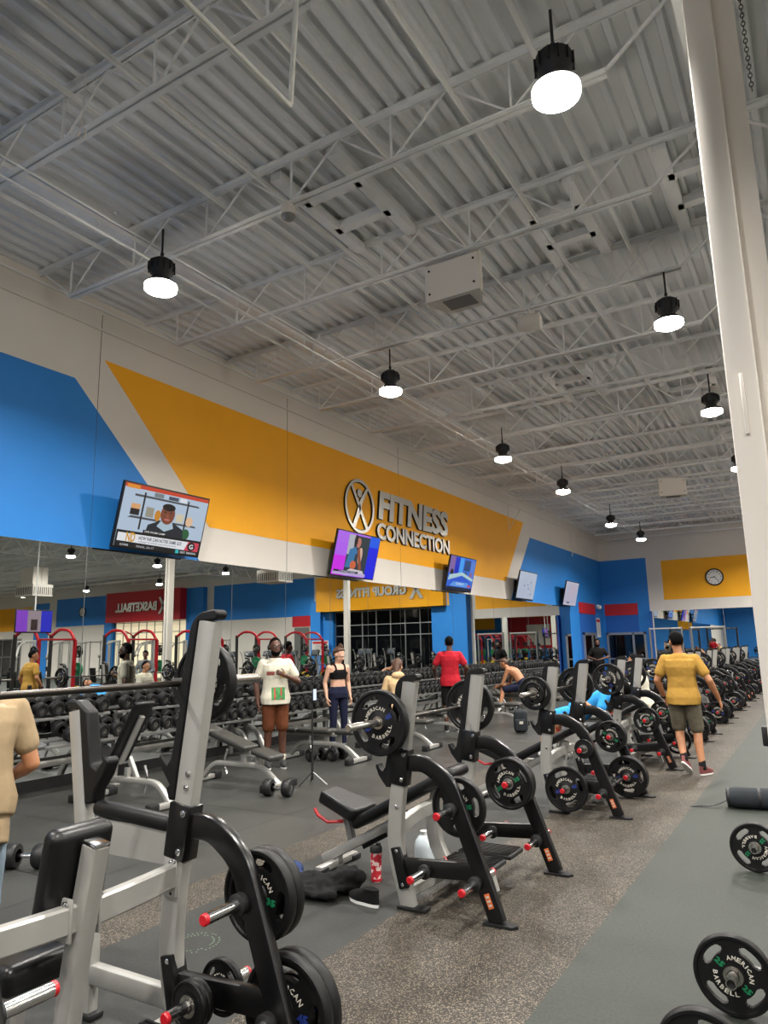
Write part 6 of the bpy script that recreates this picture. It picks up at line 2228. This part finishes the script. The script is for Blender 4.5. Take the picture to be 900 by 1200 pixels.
    # cardio machines before the glass front
    def elliptical():
        t = thing('elliptical_trainer', '', 'cardio machine')
        a = MB()
        a.sweep(fillet([(0, -0.8, 0.06), (0, 0.5, 0.06), (0, 0.65, 0.5), (0, 0.5, 1.45)], 0.15, 5), rr(0.09, 0.12, 0.02, 2), (1, 0, 0), 'silver_dark')
        a.rbox((0, -0.75, 0.04), (0.6, 0.1, 0.08), 0.02, 'blackmat'); a.rbox((0, 0.55, 0.04), (0.6, 0.1, 0.08), 0.02, 'blackmat')
        a.build('frame', t)
        f = MB(); f.lathe([(0.05, -0.1), (0.3, -0.08), (0.32, 0), (0.3, 0.08), (0.05, 0.1)], (0, 0.35, 0.42), (1, 0, 0), 'blackmat', 26); f.build('flywheel_cover', t)
        for s in (-1, 1):
            h = MB(); h.tube(fillet([(s * 0.26, 0.3, 0.4), (s * 0.26, 0.4, 1.0), (s * 0.28, 0.3, 1.5), (s * 0.22, 0.1, 1.62)], 0.15, 5), 0.02, 'silver', 10); h.build('moving_handle', t)
            p = MB(); p.rbox((s * 0.16, -0.35, 0.28 + s * 0.08), (0.16, 0.4, 0.05), 0.02, 'blackmat'); p.bar((s * 0.16, -0.7, 0.2), (s * 0.16, 0.3, 0.32), 0.04, 0.05, 'silver'); p.build('pedal', t)
        c = MB(); c.rbox((0, 0.52, 1.5), (0.45, 0.08, 0.32), 0.03, 'blackmat', RX(-0.4)); c.box((0, 0.475, 1.52), (0.3, 0.006, 0.18), E((70, 90, 110), 0.5), RX(-0.4)); c.build('console', t)
        return t
    e = elliptical(); ef = family(e)
    n = 0
    for y in (28.2, 30.9):
        for i in range(9):
            x = 1.4 + 1.35 * i
            o = e if n == 0 else dup(ef)
            o.location = (x, y, 0); o.rotation_euler = (0, 0, 0)
            o['label'] = f'dark elliptical trainer before the glass front, {ORD[i]} from the blue pillar in the {"nearer" if y < 30 else "farther"} row'
            o['group'] = 'elliptical trainers before the glass front'
            n += 1
    # grey half racks in front of the far mirror
    def grey_rack():
        t = thing('squat_rack', '', 'squat rack')
        for x in (-0.62, 0.62):
            u = MB(); u.bar((x, 0, 0), (x, 0, 2.25), 0.075, 0.075, 'silver_dark', 0.01, (0, 1, 0)); u.build('upright', t)
            u = MB(); u.bar((x, -0.6, 0.05), (x, 0.6, 0.05), 0.08, 0.08, 'silver_dark', 0.01); u.build('base_rail', t)
            u = MB(); u.bar((x, -0.6, 0.75), (x, 0.0, 0.75), 0.06, 0.06, 'blackmat', 0.01); u.build('safety_arm', t)
        u = MB(); u.bar((-0.62, 0, 2.2), (0.62, 0, 2.2), 0.08, 0.06, 'silver', 0.01); u.build('cross_bar', t)
        u = MB(); u.bar((-0.62, 0.55, 0.05), (0.62, 0.55, 0.05), 0.08, 0.06, 'silver_dark', 0.01); u.build('cross_rail', t)
        return t
    g0 = grey_rack(); g0f = family(g0)
    for i, x in enumerate((-5.5, -3.9)):
        o = g0 if i == 0 else dup(g0f)
        o.location = (x, 31.6, 0)
        o['label'] = 'grey squat rack before the far mirror, ' + ('nearer the blue corner' if i == 0 else 'nearer the clock')
        o['group'] = 'squat racks before the far mirror'
    # televisions hung from the roof on the right, seen in the mirror
    for (x, y, z, lab, pt) in ((1.6, 12.2, 2.60, 'roof-hung television with purple and blue picture across the hall', 1), (1.9, 10.6, 2.50, 'dark roof-hung television across the hall', 0)):
        t = thing('hung_television', lab, 'television', (x, y, z), PI / 2)
        b = MB(); b.rbox((0, 0, 0), (1.1, 0.05, 0.65), 0.01, 'blackmat'); b.build('housing', t)
        b = MB(); b.tube([(0, 0.03, 0.3), (0, 0.03, 6.7 - z)], 0.02, 'steelw', 8); b.build('drop_pole', t)
        s = MB()
        if pt:
            for x0, x1, c in ((-0.53, -0.2, (150, 70, 220)), (-0.2, 0.2, (170, 150, 160)), (0.2, 0.53, (30, 40, 220))):
                s.box(((x0 + x1) / 2, 0.028, 0), (x1 - x0, 0.004, 0.58), E(c))
            s.box((0.0, 0.031, -0.1), (0.2, 0.004, 0.3), E((60, 40, 40)))
        else:
            s.box((0, 0.028, 0), (1.05, 0.004, 0.58), 'glassdark')
        s.build('screen', t)
right_side()

# ------------------------------------------------------------------ world and view
w = bpy.data.worlds.new('world')
SC.world = w
w.use_nodes = True
w.node_tree.nodes['Background'].inputs['Color'].default_value = (0.5, 0.5, 0.5, 1)
w.node_tree.nodes['Background'].inputs['Strength'].default_value = 0.05
SC.view_settings.view_transform = 'Standard'
SC.view_settings.look = 'None'
SC.view_settings.gamma = 1
SC.view_settings.use_curve_mapping = False
SC.view_settings.exposure = 0.08
try:
    SC.cycles.max_bounces = 10
    SC.cycles.diffuse_bounces = 5
    SC.cycles.glossy_bounces = 5
    SC.cycles.caustics_reflective = False
    SC.cycles.caustics_refractive = False
    SC.cycles.sample_clamp_indirect = 4
except Exception:
    pass
